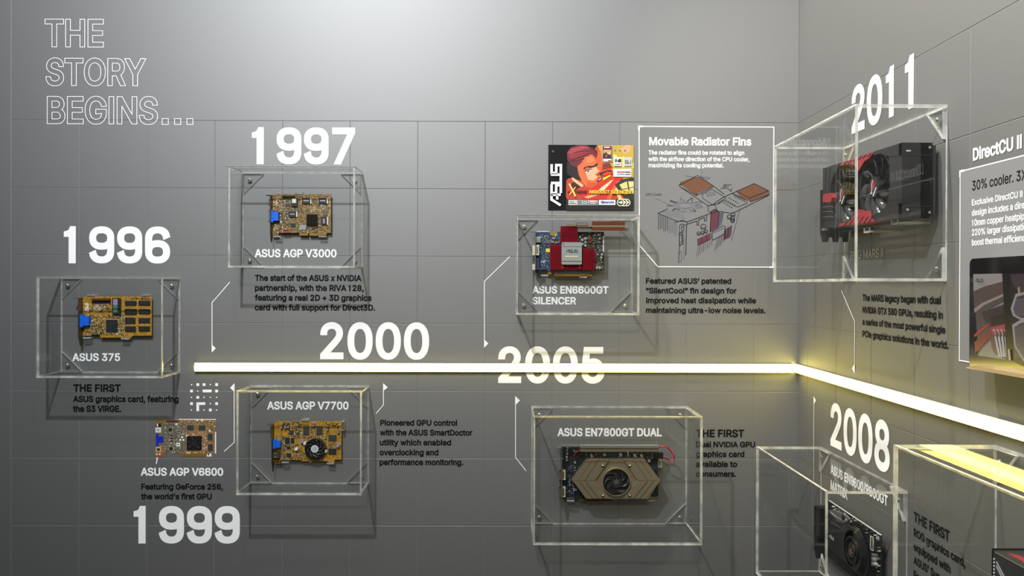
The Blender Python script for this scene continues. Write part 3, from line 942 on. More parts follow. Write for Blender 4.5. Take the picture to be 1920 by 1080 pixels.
# --- small gold card, 1996
V = Vw(B, 130, 530, 7.2); W = 0.0105
o = thing('graphics_card', 'small gold graphics card with blue port and eight memory chips, in the leftmost case', 'graphics card', B.P(*V.p(640, 740, 0), 0), 'graphics cards on the back wall')
mb = MB(); V.poly(mb, [(182, 186), (1112, 186), (1112, 716), (848, 716), (840, 742), (418, 742), (412, 700), (300, 700), (290, 716), (182, 716)], W - .0016, W, GOLDPCB); mb.build('circuit_board', o)
bracket(V, o, 178, 205, 850, W, .0165)
vga(V, o, 140, 430, 258, 600, W, BLUEP)
mb = MB(); V.box(mb, 300, 210, 540, 238, W, W + .006, BROWN)
for i in range(13): V.box(mb, 306 + i * 18, 216, 312 + i * 18, 222, W + .006, W + .0066, DGOLD); V.box(mb, 306 + i * 18, 228, 312 + i * 18, 234, W + .006, W + .0066, DGOLD)
mb.build('pin_header', o)
chip(V, o, 578, 210, 684, 425, W, '', name='socketed_chip', h=.006, marks=False)
mb = MB(); V.box(mb, 592, 222, 650, 300, W + .006, W + .0062, LILAC); V.box(mb, 592, 300, 650, 402, W + .006, W + .0062, mat('teal_sticker', srgb(70, 120, 100), rough=.4)); mb.build('chip_sticker', o)
chip(V, o, 495, 503, 645, 660, W, 'lrtb', name='graphics_chip', h=.0035, pin=14)
for x0, y0, x1, y1 in ((750, 245, 900, 300), (745, 355, 905, 425), (750, 472, 888, 545), (750, 590, 890, 655), (932, 243, 1088, 300), (932, 358, 1088, 415), (932, 478, 1082, 535), (932, 590, 1082, 650)):
    c = chip(V, o, x0, y0, x1, y1, W, 'tb', h=.0032, pin=10)
mb = MB()
scatter(mb, V, 270, 290, 560, 400, 90, W, 1, PALG); scatter(mb, V, 270, 440, 470, 700, 170, W, 2, PALG)
scatter(mb, V, 480, 425, 730, 480, 60, W, 3, PALG); scatter(mb, V, 660, 430, 735, 700, 80, W, 4, PALG); scatter(mb, V, 480, 668, 730, 705, 40, W, 5, PALG)
scatter(mb, V, 745, 200, 1095, 225, 26, W, 6, [BEIGE, BROWN, GOLD]); scatter(mb, V, 200, 620, 270, 700, 20, W, 7, PALG)
for i in range(40): V.box(mb, 325 + (i % 8) * 14, 300 + (i // 8) * 17, 334 + (i % 8) * 14, 309 + (i // 8) * 17, W, W + .0009, WHITEC if i % 3 else PINS)
V.box(mb, 300, 245, 560, 285, W, W + .0004, CHIP)
mb.build('soldered_components', o, kind='stuff')
mb = MB(); a, b = V.p(243, 392, W + .0001); asus_mark(mb, B, a, b, .0045, W + .0002, VWHITE, rot=math.pi / 2, th=.2)
V.box(mb, 250, 285, 258, 395, W, W + .0001, VWHITE)
mb.build('printed_marking', o)
for x, y, up in ((305, 172, 1), (1035, 172, 1), (765, 745, -1), (250, 735, -1)):
    mb = MB(); a, b = V.p(x, y, W); clip(mb, B, a, b, W + .004, up); mb.build('acrylic_clip', o)

# --- bronze card, 1997
V = Vw(B, 490, 350, 9.82); W = 0.0105
o = thing('graphics_card', 'bronze graphics card with a square black finned heatsink, in the case under 1997', 'graphics card', B.P(*V.p(740, 850, 0), 0), 'graphics cards on the back wall')
mb = MB(); V.poly(mb, [(205, 135), (1285, 135), (1285, 852), (1205, 852), (1195, 905), (885, 905), (885, 862), (860, 862), (860, 900), (702, 900), (702, 852), (320, 852), (310, 905), (205, 905)], W - .0016, W, BRPCB); mb.build('circuit_board', o)
bracket(V, o, 208, 165, 1030, W, .0165)
vga(V, o, 168, 435, 312, 655, W, BLUEP)
mb = MB(); V.box(mb, 375, 158, 610, 192, W, W + .005, CHIP); mb.build('pin_header', o)
c = chip(V, o, 550, 208, 660, 360, W, '', name='socketed_chip', h=.005, marks=False)
mb = MB(); V.box(mb, 565, 225, 640, 300, W + .005, W + .0052, GREYST); mb.build('chip_sticker', o)
for x0, y0, x1, y1 in ((745, 208, 898, 310), (1052, 208, 1202, 310), (497, 455, 640, 558), (1102, 555, 1206, 700)):
    c = chip(V, o, x0, y0, x1, y1, W, '', h=.003, marks=False)
    mb = MB(); V.box(mb, x1 + 3, y0, x1 + 20, y1, W, W + .002, WHITEC)
    if x0 > 700 and y0 < 300: V.box(mb, x0 - 12, y0, x0 - 2, y1, W, W + .002, BEIGE)
    if y0 < 500: V.box(mb, x0 + 30, (y0 + y1) / 2 - 12, x1 - 25, (y0 + y1) / 2 + 10, W + .003, W + .0031, SILVP)
    else: V.box(mb, x0 + 35, y0 + 35, x0 + 65, y1 - 25, W + .003, W + .0031, SILVP)
    mb.build('chip_marking', c)
mb = MB(); V.box(mb, 830, 508, 1032, 710, W, W + .003, BLACKM); mb2 = mb.build('heatsink', o)
for i in range(9):
    f = MB(); x = 834 + i * 22.3; V.box(f, x, 510, x + 11, 708, W + .003, W + .009, BLACKM); f.build('heatsink_fin', mb2)
chip(V, o, 440, 310, 510, 362, W, 'tb', CHIPG, name='small_chip'); chip(V, o, 540, 672, 630, 745, W, 'lrtb', name='small_chip')
mb = MB(); V.box(mb, 385, 775, 520, 842, W, W + .004, mat('salmon_frame', srgb(190, 120, 80))); V.box(mb, 400, 790, 508, 826, W + .004, W + .0044, mat('dark_red_slot', srgb(80, 20, 15))); mb.build('small_connector', o)
mb = MB(); V.box(mb, 700, 705, 820, 792, W, W + .0022, SILVP); mb.build('silver_pad', o)
for x0, x1 in ((702, 858), (888, 1192)):
    mb = MB(); V.box(mb, x0, 862, x1, 898, W, W + .0003, GOLD)
    for i in range(int((x1 - x0) / 14)): V.box(mb, x0 + 10 + i * 14, 866, x0 + 13 + i * 14, 900, W + .0003, W + .0004, BRPCB)
    mb.build('contact_edge', o)
mb = MB()
scatter(mb, V, 335, 210, 530, 780, 260, W, 11, PALG, 8, 24); scatter(mb, V, 540, 380, 820, 460, 60, W, 12, PALG, 8, 18); scatter(mb, V, 660, 480, 820, 690, 60, W, 13, [BEIGE, GOLD, BROWN, PINS], 7, 16)
scatter(mb, V, 640, 715, 1090, 845, 110, W, 14, PALG, 8, 22); scatter(mb, V, 1050, 330, 1220, 540, 100, W, 15, PALG, 8, 20); scatter(mb, V, 1035, 560, 1090, 700, 25, W, 16, PALG, 8, 16)
scatter(mb, V, 740, 150, 1230, 180, 40, W, 17, [BEIGE, PINS, BROWN], 7, 14); scatter(mb, V, 215, 210, 305, 420, 26, W, 18, [WHITEC, BEIGE, BROWN, GOLD], 14, 30); scatter(mb, V, 215, 690, 320, 850, 26, W, 19, [WHITEC, BEIGE, BROWN, GOLD], 12, 26)
scatter(mb, V, 900, 360, 1000, 470, 40, W, 20, [BEIGE, WHITEC], 6, 14); scatter(mb, V, 1235, 190, 1275, 840, 36, W, 21, [WHITEC, BEIGE, GOLD], 8, 20)
mb.build('soldered_components', o, kind='stuff')
for x, y, up in ((698, 128, 1), (300, 905, -1), (1130, 905, -1)):
    mb = MB(); a, b = V.p(x, y, W); clip(mb, B, a, b, W + .003, up); mb.build('acrylic_clip', o)

# --- gold card with round fan, 2000
V = Vw(B, 495, 775, 9.82); W = 0.0105
o = thing('graphics_card', 'gold graphics card with a round black fan and blue port, in the case under 2000', 'graphics card', B.P(*V.p(800, 860, 0), 0), 'graphics cards on the back wall')
mb = MB(); V.poly(mb, [(190, 146), (1424, 146), (1424, 852), (1300, 852), (1290, 915), (1180, 915), (1180, 880), (870, 880), (870, 908), (842, 908), (842, 880), (690, 880), (690, 858), (322, 858), (312, 925), (190, 925)], W - .0016, W, GOLDPCB); mb.build('circuit_board', o)
bracket(V, o, 188, 185, 1060, W, .0165)
vga(V, o, 165, 490, 300, 652, W, BLUEP)
mb = MB(); V.box(mb, 163, 718, 282, 830, W, W + .010, DARKST); V.box(mb, 180, 735, 235, 745, W + .010, W + .0102, SILVP); V.box(mb, 180, 795, 235, 805, W + .010, W + .0102, SILVP); mb.build('video_out_port', o)
mb = MB()
for x in (180, 230, 292): V.disc(mb, x, 868, 17, W, W + .006, GOLD, n=10)
mb.build('jack_row', o)
for x0, y0, x1, y1, sd in ((722, 243, 830, 395, 'lr'), (967, 240, 1076, 386, 'lr'), (1185, 400, 1334, 506, 'tb'), (1185, 650, 1330, 755, 'tb')):
    chip(V, o, x0, y0, x1, y1, W, sd, CHIPG if y0 < 600 else CHIP, h=.0022, pin=14)
a, b = V.p(940, 650, W + .006); rr = V.r(940, 650, 186, W + .006)
hs = MB(); hs.ring(B, a, b, rr * .90, rr, W + .0004, W + .009, BLACKP, 40); hs.disc(B, a, b, rr * .93, W + .0002, W + .002, BLACKP, n=32); hso = hs.build('fan_shroud', o)
for k in range(30):
    t = math.radians(-150 + k * 10.5); f = MB(); c_, s_ = math.cos(t), math.sin(t)
    p = [(a + rr * 1.0 * c_ - s_ * .0004, b + rr * 1.0 * s_ + c_ * .0004), (a + rr * 1.13 * c_ - s_ * .0004, b + rr * 1.13 * s_ + c_ * .0004), (a + rr * 1.13 * c_ + s_ * .0004, b + rr * 1.13 * s_ - c_ * .0004), (a + rr * 1.0 * c_ + s_ * .0004, b + rr * 1.0 * s_ - c_ * .0004)]
    f.prism(B, p, W + .001, W + .006, PINS if math.degrees(t) > 0 else DARKST); f.build('radial_fin', hso)
fo = fan(B, o, a, b, rr * .86, rr * .40, W + .009, .006, 9)
mb = MB(); mb.disc(B, a, b, rr * .37, W + .009, W + .0093, GREYST, n=24)
for i in range(5): mb.box(B, a - rr * (.26 - abs(i - 2) * .05), b + rr * (.2 - i * .1) - .0004, a + rr * (.26 - abs(i - 2) * .05), b + rr * (.2 - i * .1) + .0003, W + .0093, W + .0094, CHIPG)
mb.build('fan_label', fo)
mb = MB()
for x, y in ((350, 185), (415, 195), (392, 255), (315, 260), (440, 250), (630, 215), (615, 340), (1160, 300), (1365, 345)): cap(mb, V, x, y, 24, W, .006, CHIP, SILVP)
for x, y in ((905, 208), (702, 515), (1355, 597)): cap(mb, V, x, y, 34, W, .007, LILAC, LILAC)
for x, y in ((590, 660), (748, 556), (1125, 700)): cap(mb, V, x, y, 30, W, .006, WHITEC, WHITEC)
mb.build('capacitor_row', o, kind='stuff')
chip(V, o, 465, 310, 548, 388, W, 'lr', CHIPG, name='power_chip'); chip(V, o, 388, 450, 465, 552, W, 'lr', name='power_chip', h=.003); chip(V, o, 495, 450, 550, 540, W, 'lr', name='power_chip', h=.003)
chip(V, o, 418, 735, 495, 805, W, 'lrtb', name='small_chip'); chip(V, o, 418, 610, 485, 655, W, 'tb', name='small_chip')
mb = MB()
scatter(mb, V, 300, 400, 400, 850, 150, W, 31, PALG, 8, 20); scatter(mb, V, 400, 560, 680, 850, 170, W, 32, PALG, 8, 20); scatter(mb, V, 450, 160, 690, 450, 120, W, 33, PALD + [BROWN, BROWN], 10, 26)
scatter(mb, V, 680, 400, 1170, 480, 90, W, 34, PALG, 8, 18); scatter(mb, V, 690, 700, 780, 860, 60, W, 35, [BEIGE, GOLD, PINS, CHIP], 8, 18); scatter(mb, V, 850, 230, 950, 390, 40, W, 36, PALG, 8, 16)
scatter(mb, V, 1090, 400, 1170, 700, 40, W, 37, PALG, 8, 16); scatter(mb, V, 1190, 530, 1340, 630, 40, W, 38, PALG, 8, 16); scatter(mb, V, 1130, 170, 1400, 270, 40, W, 39, [BEIGE, BROWN, CHIP], 10, 26)
mb.build('soldered_components', o, kind='stuff')
for x, y, up in ((758, 132, 1), (1230, 900, -1), (400, 880, -1)):
    mb = MB(); a, b = V.p(x, y, W); clip(mb, B, a, b, W + .004, up); mb.build('acrylic_clip', o)
mb = MB(); a, b = V.p(1450, 230, W); mb.box(B, a - .002, b - .010, a + .003, b + .010, .0004, W + .006, EDGE, CLEAR)
mb.build('acrylic_clip', o)

# --- flat printed card, 1999: a cut-out picture stuck on the wall
V = Vw(B, 270, 770, 10.8)
class Flat(Frame):
    """relief squeezed to a print's thickness"""
    def P(s, a, b, w): return Frame.P(s, a, b, 0.0006 + w * 0.02)
FL = Flat(False); V.F = FL; W = 0.0
V.p = lambda x, y, w=0.0: B.px(270 + x / 10.8, 770 + y / 10.8, 0)
o = thing('printed_card_picture', 'flat printed picture of a graphics card with black square fan, above the numerals 1999', 'wall print', B.P(*V.p(840, 930), 0))
mb = MB(); V.poly(mb, [(225, 190), (640, 190), (640, 168), (1460, 168), (1460, 868), (1255, 868), (1250, 930), (765, 930), (760, 868), (405, 868), (400, 935), (285, 935), (275, 990), (262, 1080), (240, 1080), (250, 990), (235, 930)], -.005, W, ORPCB); V.poly(mb, [(240, 245), (850, 245), (850, 860), (420, 862), (400, 700), (240, 700)], W, .0004, mat('grey_green_print', srgb(96, 94, 78), rough=.8)); mb.build('printed_board', o)
mb = MB(); V.box(mb, 705, 168, 1460, 184, W, .004, WHITEC); V.box(mb, 1438, 430, 1464, 866, W, .004, WHITEC); V.box(mb, 225, 190, 410, 240, W, .003, GOLD); V.box(mb, 450, 200, 700, 235, W, .006, mat('maroon_header', srgb(60, 25, 25)))
V.box(mb, 765, 872, 1248, 928, W, .003, GOLD); V.box(mb, 240, 880, 400, 932, W, .003, mat('rust_print', srgb(150, 70, 45))); V.poly(mb, [(250, 960), (290, 945), (278, 1000), (262, 1078), (240, 1078), (252, 1000)], W, .004, WHITEC)
V.box(mb, 1275, 868, 1368, 928, W, .003, WHITEC); V.box(mb, 1292, 868, 1322, 902, .003, .0035, CHIP)
for g in split_islands(mb): g.build('printed_edge', o)
mb = MB(); V.box(mb, 240, 255, 350, 330, W, .01, CHIP); V.box(mb, 262, 262, 288, 320, .01, .011, WHITEC); V.box(mb, 235, 338, 350, 442, W, .011, GREYST); V.disc(mb, 290, 390, 22, .011, .012, SILVP)
V.box(mb, 245, 735, 345, 830, W, .01, BEIGE); V.box(mb, 262, 757, 325, 815, .01, .0105, DARKST)
for x in (262, 322): V.disc(mb, x, 882, 16, .004, .01, WHITEC)
for g in split_islands(mb): g.build('printed_port', o)
mb = MB(); V.box(mb, 240, 468, 298, 718, W, .012, DBLUEP); V.box(mb, 298, 520, 395, 650, W, .0118, DBLUEP); mb.build('printed_video_port', o)
mb = MB()
for x0, y0, x1, y1 in ((873, 295, 1015, 400), (1105, 295, 1250, 405), (1290, 460, 1395, 608), (1295, 675, 1400, 822), (500, 350, 570, 420), (515, 735, 585, 805), (535, 487, 595, 515), (535, 545, 595, 575), (535, 603, 595, 635)):
    V.box(mb, x0 - 10, y0 - 10, x1 + 10, y1 + 10, W, .002, PINS); V.box(mb, x0, y0, x1, y1, .002, .008, CHIPG if x0 > 800 else CHIP)
for g in split_islands(mb): g.build('printed_chip', o)
mb = MB(); V.box(mb, 868, 515, 1172, 806, W, .012, BLACKM)
V.disc(mb, 1020, 660, 60, .012, .0125, CHIP, n=20)
for k in range(7):
    t = k * 2 * math.pi / 7; c_, s_ = math.cos(t), math.sin(t)
    V.flat(mb, [(1020 + 75 * c_ - 10 * s_, 660 + 75 * s_ + 10 * c_), (1020 + 135 * c_ + 10 * s_, 660 + 135 * s_ - 10 * c_), (1020 + 130 * c_ + 40 * s_, 660 + 130 * s_ - 40 * c_), (1020 + 80 * c_ + 14 * s_, 660 + 80 * s_ - 14 * c_)], .0123, CHIPG if k % 2 else CHIP)
mb.build('printed_fan', o)
mb = MB()
scatter(mb, V, 420, 250, 760, 860, 330, W, 41, PALG, 9, 24, .003); scatter(mb, V, 700, 185, 1440, 285, 110, W, 42, PALG + [BROWN], 9, 26, .003); scatter(mb, V, 760, 300, 860, 500, 60, W, 43, PALG + [REDP, DBLUEP], 9, 22, .003)
scatter(mb, V, 1180, 500, 1280, 860, 70, W, 44, [BEIGE, BROWN, COPPER, WHITEC], 8, 18, .003); scatter(mb, V, 890, 440, 1270, 500, 70, W, 45, [WHITEC, BROWN, REDP, BEIGE], 8, 18, .003); scatter(mb, V, 1260, 290, 1440, 430, 50, W, 46, PALG, 10, 24, .003); scatter(mb, V, 770, 815, 1240, 865, 60, W, 47, [GOLD, BROWN, BEIGE], 8, 20, .003)
for x, y in ((655, 272), (1080, 192), (1175, 192), (1330, 405), (870, 512), (775, 535), (738, 592), (800, 592)): V.disc(mb, x, y, 21, W, .006, WHITEC)
V.box(mb, 660, 650, 735, 722, W, .006, WHITEC); V.box(mb, 680, 675, 715, 695, .006, .0065, CHIP)
a, b = V.p(855, 862); asus_mark(mb, FL, a, b, .0022, .007, VWHITE, th=.25)
mb.build('printed_components', o, kind='stuff')

# --- blue card with red heatsinks, 2005
V = Vw(B, 985, 400, 8.31); W = 0.022
o = thing('graphics_card', 'blue graphics card with crimson heatsinks and a copper radiator arm, below the poster', 'graphics card', B.P(*V.p(700, 890, 0), 0), 'graphics cards on the back wall')
mb = MB(); V.poly(mb, [(158, 288), (378, 288), (385, 345), (500, 345), (500, 288), (700, 288), (700, 892), (1010, 892), (1010, 942), (442, 942), (440, 905), (405, 905), (350, 905), (345, 870), (242, 870), (235, 940), (158, 940)], W - .0016, W, BLPCB)
V.poly(mb, [(700, 288), (1225, 288), (1225, 890), (700, 890)], W - .0016, W, NVPCB); mb.build('circuit_board', o)
mb = MB(); V.box(mb, 400, 293, 486, 336, W - .001, W + .0004, GOLD); mb.build('link_contact', o)
mb = MB(); V.box(mb, 450, 946, 1045, 978, W - .001, W + .0003, DGOLD); V.box(mb, 350, 915, 405, 950, W - .001, W + .0003, DGOLD); V.box(mb, 180, 276, 370, 290, W - .001, W + .0004, GREYST); mb.build('contact_edge', o)
mb = MB(); V.box(mb, 445, 892, 1010, 944, W - .001, W + .0005, mat('slate_board', srgb(84, 92, 96))); mb.build('board_tongue', o)
bracket(V, o, 158, 290, 985, W, .016, m=STEEL)
mb = MB(); V.box(mb, 157, 360, 238, 450, W, W + .009, SILVP); mb.build('round_video_port', o)
mb = MB(); V.box(mb, 163, 490, 215, 652, W, W + .011, CREAM); V.box(mb, 180, 520, 200, 628, W + .011, W + .0113, STEEL); V.box(mb, 110, 500, 154, 650, W, W + .008, CREAM); mb.build('digital_video_port', o)
mb = MB(); V.box(mb, 163, 700, 218, 880, W, W + .011, mat('navy_port', srgb(28, 36, 92))); V.box(mb, 110, 790, 150, 880, W, W + .008, CREAM); mb.build('analogue_video_port', o)
for nm, x0, y0, x1, y1, wb_, n in (('tower_heatsink', 548, 200, 818, 452, .020, 11), ('left_heatsink', 385, 490, 562, 880, .014, 9), ('right_heatsink', 885, 552, 1080, 882, .014, 10), ('lower_heatsink', 560, 795, 885, 880, .012, 14)):
    mb = MB(); V.box(mb, x0, y0, x1, y1, W + .0003, W + wb_ * .5, REDAL)
    if nm == 'left_heatsink': V.box(mb, x0, y0, x1, y0 + 100, W + wb_ * .5, W + wb_ * .62, REDAL)
    hso = mb.build(nm, o)
    for i in range(n):
        f = MB(); s_ = (x1 - x0) / n; V.box(f, x0 + s_ * (i + .12), y0, x0 + s_ * (i + .58), y1, W + wb_ * .5, W + wb_, REDAL); f.build('heatsink_fin', hso)
    if nm == 'lower_heatsink':
        for x in (582, 850):
            f = MB(); V.disc(f, x, 842, 26, W + wb_, W + wb_ + .002, REDAL, n=14); V.disc(f, x, 842, 12, W + wb_ + .002, W + wb_ + .003, COPPER, n=8); f.build('screw_post', hso)
mb = MB(); T = W + .022
V.poly(mb, [(575, 450), (868, 450), (880, 462), (880, 785), (868, 797), (577, 797), (565, 785), (565, 462)], W + .015, T, SILVP)
V.box(mb, 568, 515, 877, 519, T, T + .0006, STEEL); V.box(mb, 566, 740, 879, 750, T, T + .0008, STEEL)
V.disc(mb, 592, 476, 12, T, T + .0012, STEEL, n=10)
cv = mb.build('cover_plate', o)
mb = MB(); a, b = V.p(632, 610, T); asus_mark(mb, B, a, b, .0058, T + .0003, CHIPG, th=.22); V.box(mb, 620, 664, 820, 676, T, T + .0003, mat('pale_gold_print', srgb(235, 215, 160))); mb.build('printed_marking', cv)
T2 = W + .024
mb = MB(); V.box(mb, 800, 182, 1572, 210, T2 - .006, T2, TAUPE); V.box(mb, 815, 212, 1036, 270, T2 - .014, T2 - .006, STEEL)
V.line(mb, [(800, 150), (970, 150), (970, 190), (800, 190)], .0012, T2 + .001, COPPER, .002, True); V.poly(mb, [(630, 190), (700, 152), (790, 150), (800, 200), (640, 200)], T2 - .006, T2, TAUPE); mb.build('radiator_arm', o)
for y0, y1 in ((125, 180), (212, 264)):
    mb = MB(); V.box(mb, 1042, y0, 1552, y1, T2 - .010, T2 - .001, COPPER); co = mb.build('copper_radiator', o)
    for i in range(24):
        f = MB(); x = 1044 + i * 21.2; V.box(f, x, y0 - 1, x + 9, y1 + 1, T2 - .001, T2 + .001, COPPER); f.build('copper_fin', co)
mb = MB()
for x, y, r_ in ((885, 415, 24), (937, 392, 22), (935, 446, 22), (888, 476, 22), (937, 500, 22), (850, 370, 18), (1085, 340, 17), (1137, 342, 17), (1160, 390, 18), (1070, 572, 20), (1196, 642, 17), (1186, 690, 17), (1115, 846, 20), (1166, 846, 20), (450, 388, 18), (435, 450, 14), (485, 455, 14)):
    cap(mb, V, x, y, r_, W, .007, GREYST, SILVP)
mb.build('capacitor_row', o, kind='stuff')
mb = MB()
for y in (392, 444, 785): V.box(mb, (990 if y < 500 else 1130), y - 20, (1035 if y < 500 else 1170), y + 20, W, W + .004, COPPER)
mb.build('copper_coil', o)
mb = MB(); V.box(mb, 320, 550, 382, 605, W, W + .0015, YELST); V.box(mb, 1206, 358, 1226, 600, W, W + .0003, GREYST); mb.build('sticker', o)
mb = MB()
scatter(mb, V, 235, 330, 540, 480, 120, W, 51, PALD, 7, 18); scatter(mb, V, 225, 480, 380, 880, 120, W, 52, PALD, 6, 14); scatter(mb, V, 830, 300, 1200, 540, 130, W, 53, PALD, 6, 16); scatter(mb, V, 1085, 540, 1210, 880, 120, W, 54, PALD, 6, 16)
mb.build('soldered_components', o, kind='stuff')
mb = MB(); text_line(mb, B, 'CE', 985 + 246 / 8.31, 400 + 770 / 8.31, 985 + 305 / 8.31, 400 + 735 / 8.31, VWHITE, .05, w=W + .0002); mb.build('printed_letters', o, recalc=False)
for x, y, up in ((300, 955, -1), (900, 985, -1)):
    mb = MB(); a, b = V.p(x, y, W); clip(mb, B, a, b, W + .003, up); mb.build('acrylic_clip', o)

# --- card with hexagonal cover
V = Vw(B, 1040, 825, 8.0); W = 0.020
o = thing('graphics_card', 'black graphics card under a taupe hexagonal metal cover with a central fan', 'graphics card', B.P(*V.p(900, 880, 0), 0), 'graphics cards on the back wall')
mb = MB(); V.poly(mb, [(92, 86), (1555, 86), (1555, 842), (1400, 842), (1400, 884), (95, 884)], W - .0016, W, NVPCB); mb.build('circuit_board', o)
mb = MB(); V.box(mb, 360, 886, 866, 915, W - .0012, W + .0002, mat('bronze_contacts', srgb(110, 70, 36), metal=.5, rough=.5)); mb.build('contact_edge', o)
bracket(V, o, 105, 90, 985, W, .020, m=STEEL)
for y0, y1 in ((455, 600), (705, 858)):
    mb = MB(); V.box(mb, 108, y0, 160, y1, W, W + .012, CREAM); V.box(mb, 122, y0 + 18, 146, y1 - 18, W + .012, W + .0123, STEEL); V.box(mb, 60, y0 + 10, 98, y1 - 10, W + .004, W + .012, STEEL)
    for yy in (y0, y1): V.disc(mb, 78, yy, 13, W + .008, W + .014, CHROME, n=8)
    mb.build('digital_video_port', o)
mb = MB(); T = W + .030
V.box(mb, 385, 85, 1562, 120, T - .012, T, ALU); V.poly(mb, [(385, 120), (1562, 120), (1548, 176), (385, 176)], T - .014, T - .003, TAUPE); V.box(mb, 92, 78, 385, 104, T - .016, T - .010, ALU); mb.build('top_rail', o)
hexp = [(485, 292), (1355, 292), (1585, 606), (1400, 886), (475, 886), (262, 606)]
mb = MB(); V.poly(mb, hexp, W + .004, W + .022, TAUPE); hx = mb.build('hexagonal_cover', o)
H0 = W + .022
def half(pts, h, nm='raised_panel'):
    f = MB(); V.poly(f, pts, H0, H0 + h, TAUPE); return f.build(nm, hx)
for sgn in (1, -1):                      # stepped chevron panels left and right of the fan plate
    X = (lambda x: x) if sgn == 1 else (lambda x: 1850 - x)
    def q(pts, h):
        P_ = [(X(x), y) for x, y in pts]
        half(P_ if sgn == 1 else P_[::-1], h)
    q([(492, 300), (568, 300), (352, 606), (268, 606)], .0012); q([(268, 611), (352, 611), (568, 878), (480, 878)], .0012)
    q([(580, 300), (662, 300), (446, 606), (362, 606)], .0024); q([(362, 611), (446, 611), (655, 878), (577, 878)], .0024)
    q([(674, 300), (815, 300), (606, 606), (458, 606)], .0036); q([(458, 611), (606, 611), (820, 878), (665, 878)], .0036)
T = H0 + .0036
f = MB()
n = 40; a, b = V.p(925, 632, T); rr = V.r(925, 632, 207, T)
out = [V.p(x, y, T) for x, y in ((829, 300), (1018, 300), (1232, 608), (1015, 878), (835, 878), (618, 608))]
circ = [(a + rr * math.cos(2 * math.pi * i / n), b + rr * math.sin(2 * math.pi * i / n)) for i in range(n)]
r_ = geometry.delaunay_2d_cdt([Vector(p) for p in out + circ], [], [list(range(6)), list(range(6, 6 + n))], 3, 1e-7)
vv = [(p.x, p.y) for p in r_[0]]
keep = [t for t in r_[2] if math.hypot(sum(vv[i][0] for i in t) / len(t) - a, sum(vv[i][1] for i in t) / len(t) - b) > rr * .97 or len(t) > 20]
keep = [t for t in keep if not all(math.hypot(vv[i][0] - a, vv[i][1] - b) < rr * 1.02 for i in t)]
N_ = len(vv)
f.add([B.P(x, y, H0) for x, y in vv] + [B.P(x, y, T + .001) for x, y in vv], [tuple(t) for t in keep] + [tuple(i + N_ for i in reversed(t)) for t in keep], TAUPE)
f.build('fan_plate', hx)
f = MB(); f.ring(B, a, b, rr * .965, rr * 1.02, H0 + .0002, T + .0022, TAUPE, 48); f.build('fan_ring', hx)
f = MB(); f.disc(B, a, b, rr * .97, H0 - .0002, H0 + .0004, CHIP, n=32); f.build('fan_well', hx)
fo = fan(B, o, a, b + .0006, rr * .95, rr * .43, T + .001, .0045, 7, bm_=BLACKP)
mb = MB(); mb.ring(B, a, b + .0006, rr * .38, rr * .42, T + .001, T + .0016, CHROME, 32); mb.build('hub_ring', fo)
mb = MB(); ml = mat('foil_star', srgb(120, 116, 120), metal=.7, rough=.3)
st = []
for i in range(14):
    t = math.pi / 2 + i * math.pi / 7; q_ = rr * (.33 if i % 2 == 0 else .15); st.append((a + q_ * math.cos(t), b + .0006 + q_ * math.sin(t)))
mb.flat(B, st, T + .0014, ml); mb.build('hub_emblem', fo, recalc=False)
for x, y in ((722, 385), (1125, 385), (722, 838), (1126, 834)):
    mb = MB(); c0, c1 = V.p(x, y, T + .002); mb.ring(B, c0, c1, .0014, .0036, H0, T + .002, CHROME, 14); mb.dome(B, c0, c1, .0030, T + .001, .003, CHROME, 12); mb.build('spring_screw', hx)
mb = MB()
for x, y, r_ in ((558, 245, 22), (750, 225, 22), (995, 230, 24), (1205, 238, 22), (1308, 245, 20), (1420, 318, 20), (200, 130, 14), (190, 166, 14), (190, 210, 14), (183, 262, 17), (120, 282, 14), (183, 306, 14), (308, 342, 16), (295, 170, 14), (295, 752, 15), (325, 750, 12)):
    cap(mb, V, x, y, r_, W, .008, SILVP, SILVP)
mb.build('capacitor_row', o, kind='stuff')
mb = MB(); V.box(mb, 650, 180, 940, 250, W, W + .003, mat('teal_board_area', (0.01, 0.03, 0.05))); V.box(mb, 600, 185, 640, 240, W, W + .003, COPPER); V.box(mb, 1095, 180, 1108, 245, W, W + .004, GREYST)
scatter(mb, V, 165, 380, 400, 800, 200, W, 61, [GREYST, CHIP, DBLUEP, SILVP, CHIPG], 6, 13); scatter(mb, V, 450, 190, 1480, 280, 120, W, 62, [CHIPG, CHIP, SILVP, CHIP, BEIGE], 6, 16); scatter(mb, V, 1480, 400, 1545, 820, 30, W, 63, [CHIPG, CHIP, SILVP], 6, 12)
mb.build('soldered_components', o, kind='stuff')
mb = MB(); V.box(mb, 1470, 195, 1630, 285, W + .002, W + .012, BLACKP)
for y in (205, 235, 262): V.box(mb, 1448, y, 1480, y + 6, W + .012, W + .0122, SILVP)
mb.build('power_plug', o)
REDW = mat('red_wire', (0.6, 0.02, 0.05), rough=.45)
for j, m in ((0, REDW), (1, BLACKP), (2, REDW)):
    pts = []
    key = [(1565, 105), (1625, 98), (1690, 115), (1745, 160), (1775, 205), (1795, 255), (1785, 295), (1740, 320), (1690, 290), (1630, 250)]
    for i in range(37):
        t = i / 36 * (len(key) - 1); k_ = min(int(t), len(key) - 2); u_ = t - k_
        x = key[k_][0] * (1 - u_) + key[k_ + 1][0] * u_; y = key[k_][1] * (1 - u_) + key[k_ + 1][1] * u_
        ph = i * .55 + j * 2.1
        a2, b2 = V.p(x, y, W + .02); pts.append(B.P(a2 + .0011 * math.cos(ph), b2 + .0011 * math.cos(ph), W + .02 + .0014 * math.sin(ph)))
    mb = MB(); mb.tube(pts, .00085, m, 6); mb.build('wire', o, smooth=True)
